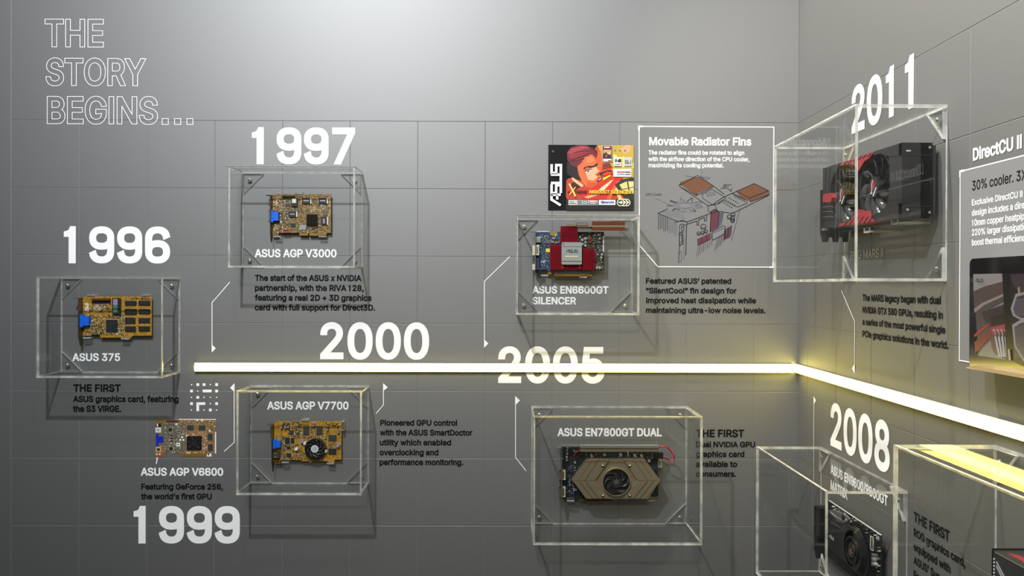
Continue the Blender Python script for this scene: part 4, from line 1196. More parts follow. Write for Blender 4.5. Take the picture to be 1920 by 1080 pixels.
for j, m in ((0, REDW), (1, BLACKP)):
    pts = [B.P(*V.p(x + j * 10, y + j * 6, W + .012), W + .012 + .001 * j) for x, y in ((390, 145), (350, 160), (315, 185), (298, 220), (290, 262))]
    mb = MB(); mb.tube(pts, .0009, m, 6); mb.build('wire', o, smooth=True)
for x, y, up in ((235, 890, -1), (1450, 890, -1)):
    mb = MB(); a2, b2 = V.p(x, y, W); clip(mb, B, a2, b2, W + .004, up); mb.build('acrylic_clip', o)
mb = MB(); a2, b2 = V.p(1575, 350, W); mb.box(B, a2 - .004, b2 - .008, a2 + .004, b2 + .008, .0004, W + .006, EDGE, CLEAR)
mb.build('acrylic_clip', o)

# ------------------------------------------------------------------ poster above the red heatsink card
V = Vw(B, 1020, 265, 8.0); PW = 0.0024
o = thing('poster', 'printed box-art poster with a red haired man and yellow SILENCER lettering', 'poster', B.P(*V.p(700, 1028), 0))
mb = MB(); V.box(mb, 63, 57, 1345, 1028, .0003, PW, mat('poster_navy_black', srgb(6, 6, 10), rough=.6, spec=.2)); mb.build('backing', o)
_lw = [PW]; _pc = {}
def pcol(r, g, b):
    k = (r, g, b)
    if k not in _pc: _pc[k] = mat('poster_ink', srgb(r, g, b), rough=.5)
    return _pc[k]
def lay(mb, pts, c):
    _lw[0] += 0.000035
    V.flat(mb, pts, _lw[0], pcol(*c))
art = MB()
lay(art, [(335, 590), (360, 560), (420, 545), (520, 500), (700, 200), (800, 57), (1345, 57), (1345, 880), (350, 875), (330, 830)], (196, 60, 34))
lay(art, [(800, 57), (1345, 57), (1345, 560), (1180, 570), (1040, 480), (1000, 380), (900, 300)], (186, 160, 58))
lay(art, [(1040, 180), (1120, 240), (1200, 230), (1345, 330), (1345, 400), (1180, 390), (1040, 360)], (226, 208, 110))
lay(art, [(1130, 120), (1230, 57), (1300, 57), (1290, 150), (1210, 190), (1110, 100), (1100, 60)], (226, 160, 128))
for x in (1065, 1140, 1215): 
    lay(art, [(x - 20, 140), (x, 118), (x + 22, 140), (x, 162)], (150, 140, 90)); lay(art, [(x - 8, 140), (x, 130), (x + 12, 140), (x, 152)], (50, 45, 30))
lay(art, [(780, 190), (850, 130), (880, 300), (990, 330), (1040, 400), (900, 450), (840, 470), (790, 380)], (214, 92, 40))
lay(art, [(880, 340), (980, 320), (1030, 400), (870, 440)], (120, 44, 34))
lay(art, [(345, 170), (400, 90), (520, 57), (640, 60), (760, 120), (805, 190), (790, 250), (720, 200), (640, 215), (590, 260), (555, 345), (500, 385), (420, 370), (350, 280)], (110, 22, 32))
lay(art, [(348, 175), (420, 110), (560, 72), (680, 90), (600, 120), (480, 150), (400, 190)], (176, 60, 78))
lay(art, [(352, 210), (430, 180), (560, 160), (660, 170), (520, 220), (420, 260)], (150, 38, 50))
lay(art, [(380, 290), (470, 240), (560, 240), (500, 290), (420, 330)], (78, 14, 24))
for k_ in range(11):
    _lw[0] += .00003; V.line(art, [(352 + k_ * 16, 165 + k_ * 17 - (k_ % 3) * 12), (430 + k_ * 14, 120 + k_ * 17), (560 + k_ * 10, 95 + k_ * 16), (690 + k_ * 3, 110 + k_ * 15)], .0007, _lw[0], pcol(58, 8, 20) if k_ % 2 else pcol(196, 78, 84))
lay(art, [(680, 75), (740, 90), (800, 160), (805, 190), (750, 140)], (30, 12, 16))
lay(art, [(500, 375), (560, 325), (615, 235), (720, 195), (775, 260), (790, 350), (862, 455), (835, 495), (862, 535), (800, 590), (795, 650), (710, 705), (640, 690), (560, 600), (510, 480)], (216, 108, 62))
lay(art, [(620, 460), (700, 400), (770, 365), (800, 420), (838, 455), (780, 490), (800, 540), (740, 590), (660, 570)], (240, 176, 138))
lay(art, [(640, 250), (720, 225), (760, 290), (700, 320), (640, 330)], (226, 130, 76))
lay(art, [(640, 600), (720, 620), (790, 600), (790, 650), (710, 700), (650, 680)], (206, 84, 40))
lay(art, [(345, 300), (430, 370), (500, 385), (520, 500), (565, 590), (470, 560), (415, 540), (345, 480)], (20, 14, 18))
lay(art, [(588, 412), (610, 385), (660, 370), (740, 368), (795, 325), (808, 345), (780, 378), (700, 402), (640, 386), (604, 425)], (24, 14, 14))
lay(art, [(620, 465), (650, 432), (690, 418), (712, 428), (680, 455), (640, 478)], (236, 220, 214)); lay(art, [(640, 455), (660, 434), (684, 436), (672, 456), (650, 464)], (40, 24, 24))
lay(art, [(610, 440), (650, 416), (705, 412), (730, 400), (700, 428), (650, 430), (620, 455)], (50, 20, 18))
lay(art, [(765, 500), (790, 490), (838, 492), (850, 500), (800, 512)], (150, 50, 36))
lay(art, [(790, 590), (820, 550), (862, 528), (872, 548), (840, 585), (800, 602)], (110, 20, 24)); lay(art, [(808, 585), (835, 562), (862, 545), (858, 560), (830, 580)], (236, 226, 220))
lay(art, [(415, 545), (440, 545), (590, 655), (575, 692), (470, 620), (430, 590)], (240, 190, 150)); lay(art, [(440, 600), (540, 680), (470, 720), (400, 660)], (60, 20, 20))
lay(art, [(560, 800), (700, 700), (900, 610), (1030, 560), (1190, 540), (1000, 720), (960, 870), (560, 875)], (208, 38, 34))
lay(art, [(760, 800), (850, 700), (1000, 590), (1040, 575), (960, 670), (840, 790)], (246, 214, 160)); lay(art, [(600, 835), (740, 790), (880, 720), (820, 800), (660, 860)], (236, 170, 110))
lay(art, [(940, 870), (1000, 730), (1100, 600), (1150, 590), (1050, 740), (1010, 870)], (230, 90, 50)); lay(art, [(1060, 720), (1090, 690), (1150, 800), (1170, 870), (1120, 870)], (240, 196, 120))
lay(art, [(885, 548), (990, 500), (1002, 520), (892, 588)], (240, 206, 40)); lay(art, [(800, 470), (900, 420), (1010, 400), (1030, 480), (900, 520)], (216, 60, 30))
lay(art, [(820, 480), (960, 430), (1020, 440), (1025, 460), (940, 455), (850, 510)], (40, 16, 16))
lay(art, [(1060, 650), (1180, 570), (1345, 540), (1345, 880), (1230, 870), (1120, 740)], (34, 40, 30)); lay(art, [(1130, 650), (1240, 600), (1345, 600), (1345, 780), (1220, 800)], (206, 198, 130)); lay(art, [(1240, 600), (1260, 598), (1300, 790), (1280, 795)], (50, 50, 36)); lay(art, [(1150, 720), (1345, 680), (1345, 692), (1154, 735)], (90, 86, 50))
# strip ends on the dark band
lay(art, [(330, 868), (1345, 868), (1345, 1028), (330, 1028)], (7, 7, 11))
art.build('portrait_art', o, recalc=False)
bd = MB()
def badge(x0, y0, x1, y1, c, rim=(190, 190, 190)):
    global bd
    if bd.v: bd.build('badge', o, recalc=False); bd = MB()
    lay(bd, [(x0 - 6, y0 - 6), (x1 + 6, y0 - 6), (x1 + 6, y1 + 6), (x0 - 6, y1 + 6)], rim); lay(bd, [(x0, y0), (x1, y0), (x1, y1), (x0, y1)], c)
badge(880, 68, 1020, 305, (30, 28, 32)); lay(bd, [(885, 75), (1015, 75), (1015, 105), (885, 105)], (170, 30, 36)); lay(bd, [(905, 82), (985, 82), (985, 98), (905, 98)], (230, 220, 220))
lay(bd, [(888, 125), (1010, 125), (1010, 245), (888, 245)], (206, 150, 100)); lay(bd, [(888, 190), (930, 160), (960, 200), (1000, 170), (1010, 245), (888, 245)], (40, 36, 40)); lay(bd, [(915, 215), (940, 195), (950, 235), (925, 240)], (190, 60, 50)); lay(bd, [(970, 170), (995, 160), (990, 210)], (240, 220, 190))
lay(bd, [(888, 262), (1012, 262), (1012, 298), (888, 298)], (226, 224, 220)); lay(bd, [(960, 284), (1010, 284), (1010, 298), (960, 298)], (170, 40, 40))
badge(1052, 245, 1158, 365, (228, 230, 228)); badge(1204, 244, 1314, 365, (186, 190, 190)); badge(1046, 418, 1306, 525, (232, 232, 226), (232, 232, 226))
lay(bd, [(1095, 452), (1300, 452), (1300, 470), (1095, 470)], (150, 30, 44)); lay(bd, [(1230, 452), (1300, 452), (1300, 470), (1230, 470)], (70, 26, 40)); lay(bd, [(1095, 484), (1225, 484), (1225, 508), (1095, 508)], (110, 170, 210)); lay(bd, [(1225, 484), (1300, 484), (1300, 508), (1225, 508)], (120, 120, 116)); lay(bd, [(1140, 484), (1190, 484), (1190, 496), (1140, 496)], (190, 70, 70))
lay(bd, [(1060, 340), (1150, 340), (1150, 350), (1060, 350)], (60, 60, 60))
badge(372, 884, 488, 950, (206, 208, 206)); badge(500, 884, 572, 950, (140, 142, 142)); badge(586, 886, 802, 950, (224, 224, 224))
for x0, y0, x1, y1, c in ((588, 888, 664, 912, (30, 30, 34)), (672, 888, 800, 912, (226, 90, 56)), (588, 920, 664, 948, (20, 60, 40)), (672, 920, 800, 948, (34, 44, 104))): lay(bd, [(x0, y0), (x1, y0), (x1, y1), (x0, y1)], c)
for x0, y0, x1, y1 in ((380, 925, 480, 935), (385, 900, 450, 908), (600, 896, 650, 904), (690, 896, 780, 904), (600, 930, 650, 938), (690, 930, 780, 938), (510, 896, 560, 902), (510, 930, 560, 936)): lay(bd, [(x0, y0), (x1, y0), (x1, y1), (x0, y1)], (236, 236, 236) if x0 > 580 else (70, 74, 76))
badge(828, 884, 1066, 948, (226, 228, 230), (226, 228, 230))
bd.build('badge', o, recalc=False); bd = MB()
for i, x in enumerate((1240, 1195, 1148)):
    _lw[0] += .00004; V.disc(bd, x, 918, 56, _lw[0] - .00003, _lw[0], pcol(226, 222, 200), n=24); _lw[0] += .00004
    V.disc(bd, x, 918, 44, _lw[0] - .00003, _lw[0], pcol(24, 26, 26), n=24)
    lay(bd, [(x - 30, 926), (x + 2, 926), (x + 2, 945), (x + 38, 916), (x + 2, 886), (x + 2, 906), (x - 30, 906)], (226, 222, 200))
bd.build('arrow_emblem', o, recalc=False)
lt = MB(); w = _lw[0] + .00005
def pt(t, x0, y1, x1, y0, c, st=.1, dw=0.0, sh=0.0):
    text_line(lt, B, t, 1020 + x0 / 8, 265 + y1 / 8, 1020 + x1 / 8, 265 + y0 / 8, pcol(*c), st, w=w + dw, shear=sh)
    n_ = MB(); n_.v, n_.f, n_.m, n_.mats = lt.v, lt.f, lt.m, lt.mats; n_.build('printed_word', o, recalc=False); lt.v, lt.f, lt.m, lt.mats = [], [], [], []
pt('0 dB', 1060, 308, 1152, 262, (20, 20, 20), .14, 0, .15); pt('SLI', 1212, 333, 1300, 282, (20, 20, 20), .02)
pt('N6600GT SILENCER', 684, 792, 1318, 732, (30, 16, 10), .16, 0, .08); pt('N6600GT SILENCER', 680, 786, 1310, 730, (246, 190, 50), .12, .00005, .08)
pt('E', 352, 778, 384, 742, (24, 12, 10), .12, 0, .2); pt('TREME', 452, 778, 640, 735, (24, 12, 10), .12, 0, .2)
pt('Splendid', 862, 930, 1050, 895, (24, 60, 150), .12)
lt.ribbon(B, [V.p(375, 640), V.p(470, 830)], .0032, w + .0001, pcol(236, 222, 130)); lt.ribbon(B, [V.p(470, 690), V.p(375, 810)], .0018, w + .00015, pcol(236, 222, 130))
lt.ribbon(B, [V.p(845, 928), V.p(860, 900), V.p(885, 905), V.p(880, 930), V.p(860, 938)], .0012, w, pcol(30, 110, 190))
lt.build('drawn_accent', o, recalc=False); lt = MB()
a, b = V.p(258, 960, w); asus_mark(lt, B, a - .001, b, .0205, w, pcol(232, 234, 236), rot=math.pi / 2, th=.27)
lt.build('maker_wordmark', o, recalc=False); lt = MB()
a, b = V.p(135, 150, w); lt.ring(B, a, b, .0013, .0019, w - .0001, w, pcol(160, 162, 164), 16)
lt.build('ring_mark', o, recalc=False)

# ------------------------------------------------------------------ sketch panel
V = Vw(B, 1190, 230, 3.857); PWK = 0.0007
o = thing('sketch_panel', 'grey printed panel headed Movable Radiator Fins with a hand drawn sketch', 'wall print', B.P(*V.p(520, 1045), 0))
mb = MB(); corners = [(32, 27), (1006, 32), (1002, 1045), (168, 1042), (34, 885)]
V.flat(mb, corners, PWK, VGREY); mb.build('panel_ground', o, recalc=False)
mb = MB(); V.line(mb, corners, .0020, PWK + .0001, VWHITE, closed=True)
V.line(mb, [(60, 27), (31, 27), (31, 55)], .0036, PWK + .00015, VWHITE); V.line(mb, [(975, 1045), (1002, 1045), (1002, 1012)], .0036, PWK + .00015, VWHITE); mb.build('panel_border', o, recalc=False)
mb = MB(); text_line(mb, B, 'Movable Radiator Fins', 1217.2, 272.3, 1408.6, 257, VWHITE, .09, w=PWK + .0001)
text_line(mb, B, 'The radiator fins could be rotated to align', 1216, 289.7, 1395.3, 281.8, VWHITE, .06, w=PWK + .0001)
text_line(mb, B, 'with the airflow direction of the CPU cooler,', 1216, 301.9, 1405.2, 294, VWHITE, .06, w=PWK + .0001)
text_line(mb, B, 'maximizing its cooling potential.', 1216, 313.6, 1356.7, 305.7, VWHITE, .06, w=PWK + .0001)
mb.build('panel_lettering', o, recalc=False)
COPP = mat('copper_pencil', srgb(108, 76, 60), rough=.8, spec=.1); PINKP = mat('pink_pencil', srgb(96, 58, 68), rough=.8, spec=.1)
GRYP = mat('grey_pencil', srgb(120, 122, 128), rough=.8, spec=.1); INK = mat('ink_line', srgb(38, 40, 48), rough=.8, spec=.1); LINK = mat('light_ink_line', srgb(84, 90, 104), rough=.8, spec=.1)
mb = MB(); k1 = PWK + .0001
for L, m in (([(338, 428), (455, 382), (568, 460), (452, 512)], COPP), ([(330, 448), (338, 428), (452, 512), (445, 526)], COPP), ([(735, 497), (865, 442), (965, 492), (832, 545)], COPP), ([(832, 545), (965, 492), (966, 520), (838, 572)], COPP), ([(735, 497), (832, 545), (838, 572), (760, 530)], COPP),
             ([(552, 642), (582, 625), (612, 650), (598, 760), (545, 795)], PINKP), ([(612, 650), (640, 648), (618, 745), (598, 760)], LINK), ([(455, 842), (545, 798), (550, 842), (458, 886)], PINKP), ([(650, 775), (702, 742), (690, 830), (640, 850)], PINKP),
             ([(562, 795), (640, 748), (655, 752), (648, 805), (562, 848)], GRYP), ([(410, 350), (490, 345), (490, 395), (415, 390)], GRYP), ([(270, 600), (330, 575), (420, 585), (450, 620), (400, 650), (290, 630)], GRYP)):
    V.flat(mb, L, k1, m); k1 += .00002
for g in split_islands(mb): g.build('colour_patch', o, recalc=False)
mb = MB(); k1 += .00003
def ln(L, wd=.0013, m=INK, cl=False):
    V.line(mb, L, wd, k1, m, closed=cl)
ln([(322, 455), (455, 380), (570, 458), (650, 520)]); ln([(322, 455), (338, 428)]); ln([(330, 465), (530, 600)]); ln([(322, 455), (330, 465), (445, 526), (568, 462)]); ln([(452, 512), (445, 526)])
ln([(480, 520), (560, 480), (660, 545), (590, 590), (530, 600)], .001); ln([(490, 520), (490, 545), (560, 590)], .001)
ln([(580, 580), (640, 540), (735, 497), (865, 440), (970, 492), (970, 524), (740, 640), (700, 655), (600, 640), (580, 600), (580, 580)]); ln([(735, 497), (832, 545), (965, 492)]); ln([(832, 545), (838, 572), (970, 520)]); ln([(700, 510), (810, 560), (815, 580), (740, 612)], .001); ln([(600, 590), (640, 560), (700, 590), (740, 610)], .001)
for i in range(5):
    for j in range(3):
        x = 640 + i * 15 - 0 * j; y = 575 + i * 9 - j * 16; ln([(x - 4 + j * 22, y), (x + 5 + j * 22, y + 3)], .0016)
        x = 715 + i * 17; y = 520 + i * 8; ln([(x - 4 + j * 6, y + j * 12 - 8), (x + 5 + j * 6, y + j * 12 - 5)], .0016)
        ln([(515 + i * 14 + j * 5, 510 - i * 3 + j * 10), (521 + i * 14 + j * 5, 513 - i * 3 + j * 10)], .0012)
ln([(530, 600), (532, 640), (560, 655), (600, 640)]); ln([(540, 600), (580, 585)])
ln([(622, 478), (650, 470), (680, 480), (697, 492)], .001); ln([(686, 492), (698, 494), (704, 470)], .001)
ln([(362, 383), (420, 392), (545, 396)], .0008, LINK); ln([(484, 320), (484, 385)], .0008, LINK); ln([(545, 396), (520, 410), (480, 386)], .0008, LINK)
for i in range(9):
    t = i * 2 * math.pi / 9; cx_, cy_ = 365, 600; c0, s0 = math.cos(t), math.sin(t) * .42; c1, s1 = math.cos(t + .5), math.sin(t + .5) * .42; c2, s2 = math.cos(t + .25), math.sin(t + .25) * .42
    ln([(cx_ + 70 * c0, cy_ + 70 * s0), (cx_ + 120 * c2, cy_ + 120 * s2 - 12), (cx_ + 132 * c2, cy_ + 128 * s2), (cx_ + 75 * c1, cy_ + 75 * s1)], .0012, INK if i % 2 else LINK)
for r0 in (66, 50): ln([(365 + r0 * math.cos(i * .42), 600 + r0 * .35 * math.sin(i * .42)) for i in range(15)], .001, LINK, True)
ln([(150, 545), (262, 600)], .0006, LINK); ln([(170, 655), (240, 622)]); ln([(170, 655), (310, 712), (378, 715)], .001)
for i in range(11): ln([(172 + i * 13, 656 + i * 5), (172 + i * 13, 772 + i * 5 - (i % 3) * 8)], .0012, INK if i < 6 else LINK)
for i in range(8): ln([(200 + i * 16, 642 - i * 3), (230 + i * 20, 672 + i * 4)], .0007, LINK)
ln([(290, 722), (345, 705), (378, 718), (375, 742), (340, 732), (325, 745)]); ln([(325, 745), (322, 930), (318, 1000)]); ln([(357, 740), (356, 990)], .001, LINK); ln([(375, 742), (370, 960)], .0016)
ln([(338, 755), (352, 748), (356, 775), (340, 790), (338, 755)]); ln([(322, 800), (345, 792), (350, 875), (325, 888), (322, 800)], .0016); ln([(330, 812), (340, 808), (342, 862), (332, 868)], .0014); ln([(312, 945), (335, 930), (340, 990), (318, 1012), (310, 1000)], .0014, LINK)
ln([(378, 718), (550, 655)]); ln([(378, 735), (450, 710), (450, 740), (462, 738), (462, 700), (505, 685), (505, 710), (520, 708), (520, 665)], .0014)
ln([(552, 642), (582, 625), (612, 650), (598, 760)], .0015); ln([(552, 642), (545, 790)], .0016); ln([(580, 650), (572, 770)], .0014, PINKP); ln([(625, 655), (610, 745)], .0014, PINKP); ln([(640, 650), (625, 740)], .001)
ln([(560, 790), (640, 745), (655, 750), (648, 805), (562, 850), (560, 790)]); ln([(565, 800), (648, 762)], .001)
ln([(455, 840), (458, 886), (548, 842)]); 
for i in range(6): ln([(458 + i * 17, 838 - i * 8), (470 + i * 17, 850 - i * 8), (470 + i * 17, 878 - i * 8)], .0012, INK if i % 2 else PINKP)
for i in range(8): ln([(460 + i * 14, 886 - i * 5), (446 + i * 16, 972 - i * 12)], .0012, PINKP if i % 2 else LINK)
for i in range(9): ln([(600 + i * 12, 830 - i * 9), (575 + i * 14, 930 - i * 14)], .0012, PINKP if i % 2 else LINK)
for i in range(5): ln([(655 + i * 11, 770 - i * 6), (650 + i * 11, 840 - i * 7)], .0016, PINKP if i % 2 else INK)
ln([(762, 620), (735, 720), (698, 855)], .0012, LINK)
for x, y, r_ in ((497, 752, 20), (462, 802, 12), (490, 797, 12), (515, 787, 12), (685, 682, 16), (712, 665, 14), (708, 692, 14), (708, 708, 14)):
    ln([(x + r_ * math.cos(i * .63), y - 4 + r_ * .7 * math.sin(i * .63)) for i in range(10)], .0012, INK, True); ln([(x - r_, y), (x - r_ * .8, y + r_ * .9), (x + r_ * .5, y + r_), (x + r_, y)], .0012)
text_line(mb, B, '90°', 1190 + 638 / 3.857, 230 + 466 / 3.857, 1190 + 694 / 3.857, 230 + 444 / 3.857, INK, .0, w=k1, shear=.25)
text_line(mb, B, 'CPU Cooler', 1190 + 78 / 3.857, 230 + 527 / 3.857, 1190 + 193 / 3.857, 230 + 510 / 3.857, INK, .0, w=k1, shear=.25)
mb.build('pen_drawing', o, recalc=False)

# ------------------------------------------------------------------ twin-fan card on the right wall
V = Vw(R, 1530, 240, 4.696); WF = 0.058
aN_ = V.p(757, 400, WF)[0]; aF_ = V.p(60, 500, WF)[0]
zt_, zb_ = V.p(757, 128, WF)[1], V.p(757, 792, WF)[1]
o = thing('graphics_card', 'large red and black twin-fan graphics card in the case on the right wall', 'graphics card', R.P((aN_ + aF_) / 2, zb_, 0), 'graphics cards on the right wall')
mb = MB(); mb.box(R, aF_, zb_, aN_, zt_, 0.012, 0.030, BLACKM); mb.build('body', o)
mb = MB(); mb.box(R, aF_, zb_ + .004, aN_ - .002, zt_ - .004, 0.006, 0.0115, NVPCB); mb.build('backplate', o)
# end cap: bevelled black plate facing the viewer
ec = MB(); e = .005
P_ = [R.P(aN_, b, w) for w, b in ((.012 + e, zt_), (WF, zt_), (WF, zb_), (.012 + e, zb_), (.012, zb_ + e * 1.4), (.012, zt_ - e * 1.4))]
P2 = [p + Vector((0, .010, 0)) for p in P_]
ec.add(P_ + P2, [(0, 1, 2, 3, 4, 5), (11, 10, 9, 8, 7, 6)] + [(i, i + 6, (i + 1) % 6 + 6, (i + 1) % 6) for i in range(6)], BLACKM)
ecp = ec.build('end_plate', o)
Vy = lambda w, b, r, m, nm: None
def endscrew(w, b):
    f = MB(); n = 12; c = R.P(aN_ + .0004, b, w)
    vs = [c + Vector((.0026 * math.cos(2 * math.pi * i / n), 0, .0026 * math.sin(2 * math.pi * i / n))) for i in range(n)] + [c + Vector((.002 * math.cos(2 * math.pi * i / n), -.0014, .002 * math.sin(2 * math.pi * i / n))) for i in range(n)]
    f.add(vs, [(i, (i + 1) % n, (i + 1) % n + n, i + n) for i in range(n)] + [tuple(range(n, 2 * n))], CHROME); f.build('screw', ecp)
H_ = zt_ - zb_
endscrew(.017, zt_ - H_ * .065); endscrew(.017, zb_ + H_ * .075); endscrew(.050, zb_ + H_ * .11)
f = MB(); f.add([R.P(aN_ + .0003, zt_ - H_ * y, w) for w, y in ((.052, .10), (.045, .10), (.045, .118), (.052, .118))], [(0, 1, 2, 3)], GREYST); f.build('small_label', ecp, recalc=False)
for y in (.16, .5, .84):
    f = MB(); f.add([R.P(aN_ + .0002, zt_ - H_ * y, .056), R.P(aN_ + .0002, zt_ - H_ * y, .014), R.P(aN_ + .0012, zt_ - H_ * y - .0008, .014), R.P(aN_ + .0012, zt_ - H_ * y - .0008, .056)], [(0, 1, 2, 3)], CHIP); f.build('seam', ecp, recalc=False)
# fans set in the open body
cents = []
for (hx_, hy_) in ((235, 592), (512, 520)):
    ca, cb = V.p(hx_, hy_, WF - .004); cents.append((ca, cb))
    r_ = .054
    f = MB(); f.ring(R, ca, cb, r_, r_ + .003, .031, WF - .006, BLACKP, 44); f.build('fan_housing', o)
    f = MB(); f.disc(R, ca, cb, r_, .0302, .0312, CHIP, n=36); f.build('fan_well', o)
    for i in range(9):
        f = MB(); yy = cb - r_ * .8 + i * r_ * .2; hw = math.sqrt(max(0, r_ * r_ - (yy - cb) ** 2)) * .92
        f.box(R, ca - hw, yy - .0012, ca + hw, yy + .0012, .0315, .035, BLACKM); f.build('cooling_fin', o)
    fo = fan(R, o, ca, cb, r_ * .98, .0175, WF - .003, .016, 9, bm_=mat('grey_fan_blade', (0.035, 0.035, 0.037), rough=.25), swirl=.55)
    f = MB(); rr = .0175; w_ = WF - .0028
    f.flat(R, [(ca + rr * x, cb + rr * y) for x, y in ((-.12, -.3), (-.32, .15), (-.05, .72), (.22, .45), (.26, .05), (.08, -.22))], w_, REDP)
    f.ribbon(R, [(ca + rr * x, cb + rr * y) for x, y in ((-.15, .7), (-.4, .2), (-.3, -.3), (-.6, -.55), (-.2, -.5))], .0014, w_ + .0001, GREYST)
    f.ribbon(R, [(ca + rr * x, cb + rr * y) for x, y in ((-.1, -.85), (.55, -.1))], .0024, w_ + .0001, GREYST)
    f.build('hub_emblem', fo, recalc=False)
# shroud plates around the fans, cut to the photo's outline on the front plane
def shroud(pts, w0, w1, m, nm='shroud_panel'):
    f = MB(); q = V.pts(pts, w1); r = geometry.tessellate_polygon([[Vector((a, b, 0)) for a, b in q]]); n = len(q)
    f.add([R.P(a, b, w0) for a, b in q] + [R.P(a, b, w1) for a, b in q], [tuple(t) for t in r] + [tuple(i + n for i in reversed(t)) for t in r] + [(i, i + n, (i + 1) % n + n, (i + 1) % n) for i in range(n)], m)
    return f.build(nm, o)
shroud([(60, 357), (208, 308), (180, 372), (148, 432), (130, 500), (126, 570), (60, 580)], .030, WF, BLACKM)
shroud([(55, 660), (128, 648), (150, 740), (185, 800), (205, 868), (50, 886)], .030, WF - .002, BLACKP)
shroud([(58, 582), (125, 572), (138, 612), (130, 652), (60, 656)], .030, WF + .001, REDP, 'red_trim')
shroud([(208, 332), (225, 305), (480, 216), (512, 208), (470, 262), (425, 292), (372, 382), (352, 372), (338, 330), (290, 318)], .030, WF, REDP, 'red_trim')
shroud([(200, 866), (215, 838), (300, 818), (336, 762), (362, 716), (440, 735), (490, 792), (522, 824)], .030, WF, REDP, 'red_trim')
shroud([(512, 206), (756, 129), (756, 240), (640, 250), (560, 225), (505, 240)], .030, WF, BLACKM)
shroud([(522, 822), (480, 772), (560, 740), (610, 690), (756, 660), (756, 791)], .030, WF, BLACKM)
shroud([(640, 252), (756, 242), (756, 658), (614, 690), (640, 600), (652, 480), (645, 360)], .030, WF - .001, BLACKP)
for k in range(6):
    x = 240 + k * 42; f = MB(); f.ribbon(R, V.pts([(x, 328 - k * 14 - (4 if k else 0)), (x + 34, 292 - k * 14)], WF + .0006), .0016, WF + .0006, BLACKP, .0006); f.build('trim_groove', o)
for k in range(6):
    x = 250 + k * 42; f = MB(); f.ribbon(R, V.pts([(x, 855 - k * 4), (x + 40, 800 - k * 8 + (14 if k > 3 else 0))], WF + .0006), .0016, WF + .0006, BLACKP, .0006); f.build('trim_groove', o)
for k in range(7):
    y = 668 + k * 22; f = MB(); q = V.pts([(58, y + 6), (135, y), (148, y + 10)], WF); f.ribbon(R, q, .0014, WF, STEEL if k % 2 else BLACKM, .002); f.build('vent_rib', o)
for k in range(2):
    x = 82 + k * 34; f = MB(); f.ribbon(R, V.pts([(x, 350 - k * 11), (x - 6, 560)], WF + .0008), .0028, WF + .0008, BLACKP, .0010); f.build('panel_rib', o)
# slot bracket at the far end with its three tongues
br = MB(); ab = aF_ - .0015; z0 = V.p(60, 890, WF)[1]; z1 = V.p(60, 1003, WF)[1]; zc = z0 - (z0 - z1) * .38
prof = [(.008, zt_ - .035), (.062, zt_ - .035), (.062, zc), (.060, zc - .004), (.058, z1), (.047, z1), (.045, zc - .006), (.040, zc - .006), (.038, z1), (.028, z1), (.026, zc - .006), (.021, zc - .006), (.019, z1), (.010, z1), (.008, zc)]
tri = geometry.tessellate_polygon([[Vector((w, b, 0)) for w, b in prof]]); n = len(prof)
br.add([R.P(ab, b, w) for w, b in prof] + [R.P(ab - .001, b, w) for w, b in prof], [tuple(t) for t in tri] + [tuple(i + n for i in reversed(t)) for t in tri] + [(i, i + n, (i + 1) % n + n, (i + 1) % n) for i in range(n)], BLACKP)
br.build('bracket', o)
f = MB(); f.box(R, ab + .001, z0 - .003, ab + .012, z0 + .001, .050, .060, ALU); f.build('bracket_flange', o)
f = MB(); f.box(R, ab + .02, zb_ - .012, ab + .10, zb_ - .0005, .010, .0125, NVPCB); f.box(R, ab + .022, zb_ - .012, ab + .098, zb_ - .005, .0126, .0129, DGOLD); f.build('contact_edge', o)
for x, y in ((455, 905), (700, 830)):
    f = MB(); a, b = V.p(x, y, .05); clip(f, R, a, b, .050, -1, .02, .014); f.build('acrylic_clip', o)

# ------------------------------------------------------------------ black blower card, lower right
V = Vw(R, 1500, 900, 6.0)
WB = .012
aF_ = R.px(1530, 960, .03)[0]; aN_ = R.px(1652, 1040, WB)[0]
zt_ = R.px(1652, 1004, WB)[1]
hub = V.p(575, 790, .042)
o = thing('graphics_card', 'black graphics card with a big round blower and three silver capacitors, lower right case', 'graphics card', R.P((aF_ + aN_) / 2, zt_ - .11, 0), 'graphics cards on the right wall')
mb = MB(); mb.box(R, aF_, zt_ - .112, aN_, zt_, WB - .0016, WB, NVPCB); mb.build('circuit_board', o)
def sh2(pts, w0, w1, m, nm, parent=None, top=None):
    f = MB(); q = V.pts(pts, w1); r = geometry.tessellate_polygon([[Vector((a, b, 0)) for a, b in q]]); n = len(q)
    f.add([R.P(a, b, w0) for a, b in q] + [R.P(a, b, w1) for a, b in q], [tuple(t) for t in r] + [tuple(i + n for i in reversed(t)) for t in r] + [(i, i + n, (i + 1) % n + n, (i + 1) % n) for i in range(n)], m)
    return f.build(nm, parent or o)
GLB = mat('gloss_black_shroud', (0.010, 0.010, 0.011), rough=.16)
body = sh2([(300, 350), (420, 470), (560, 520), (600, 560), (590, 980), (480, 900), (300, 740)], .020, .040, GLB, 'blower_shroud')
rr = .046
f = MB(); f.disc(R, hub[0], hub[1], rr, .028, .040, GLB, n=44, inset=.012); f.build('blower_drum', o)
dr = MB()
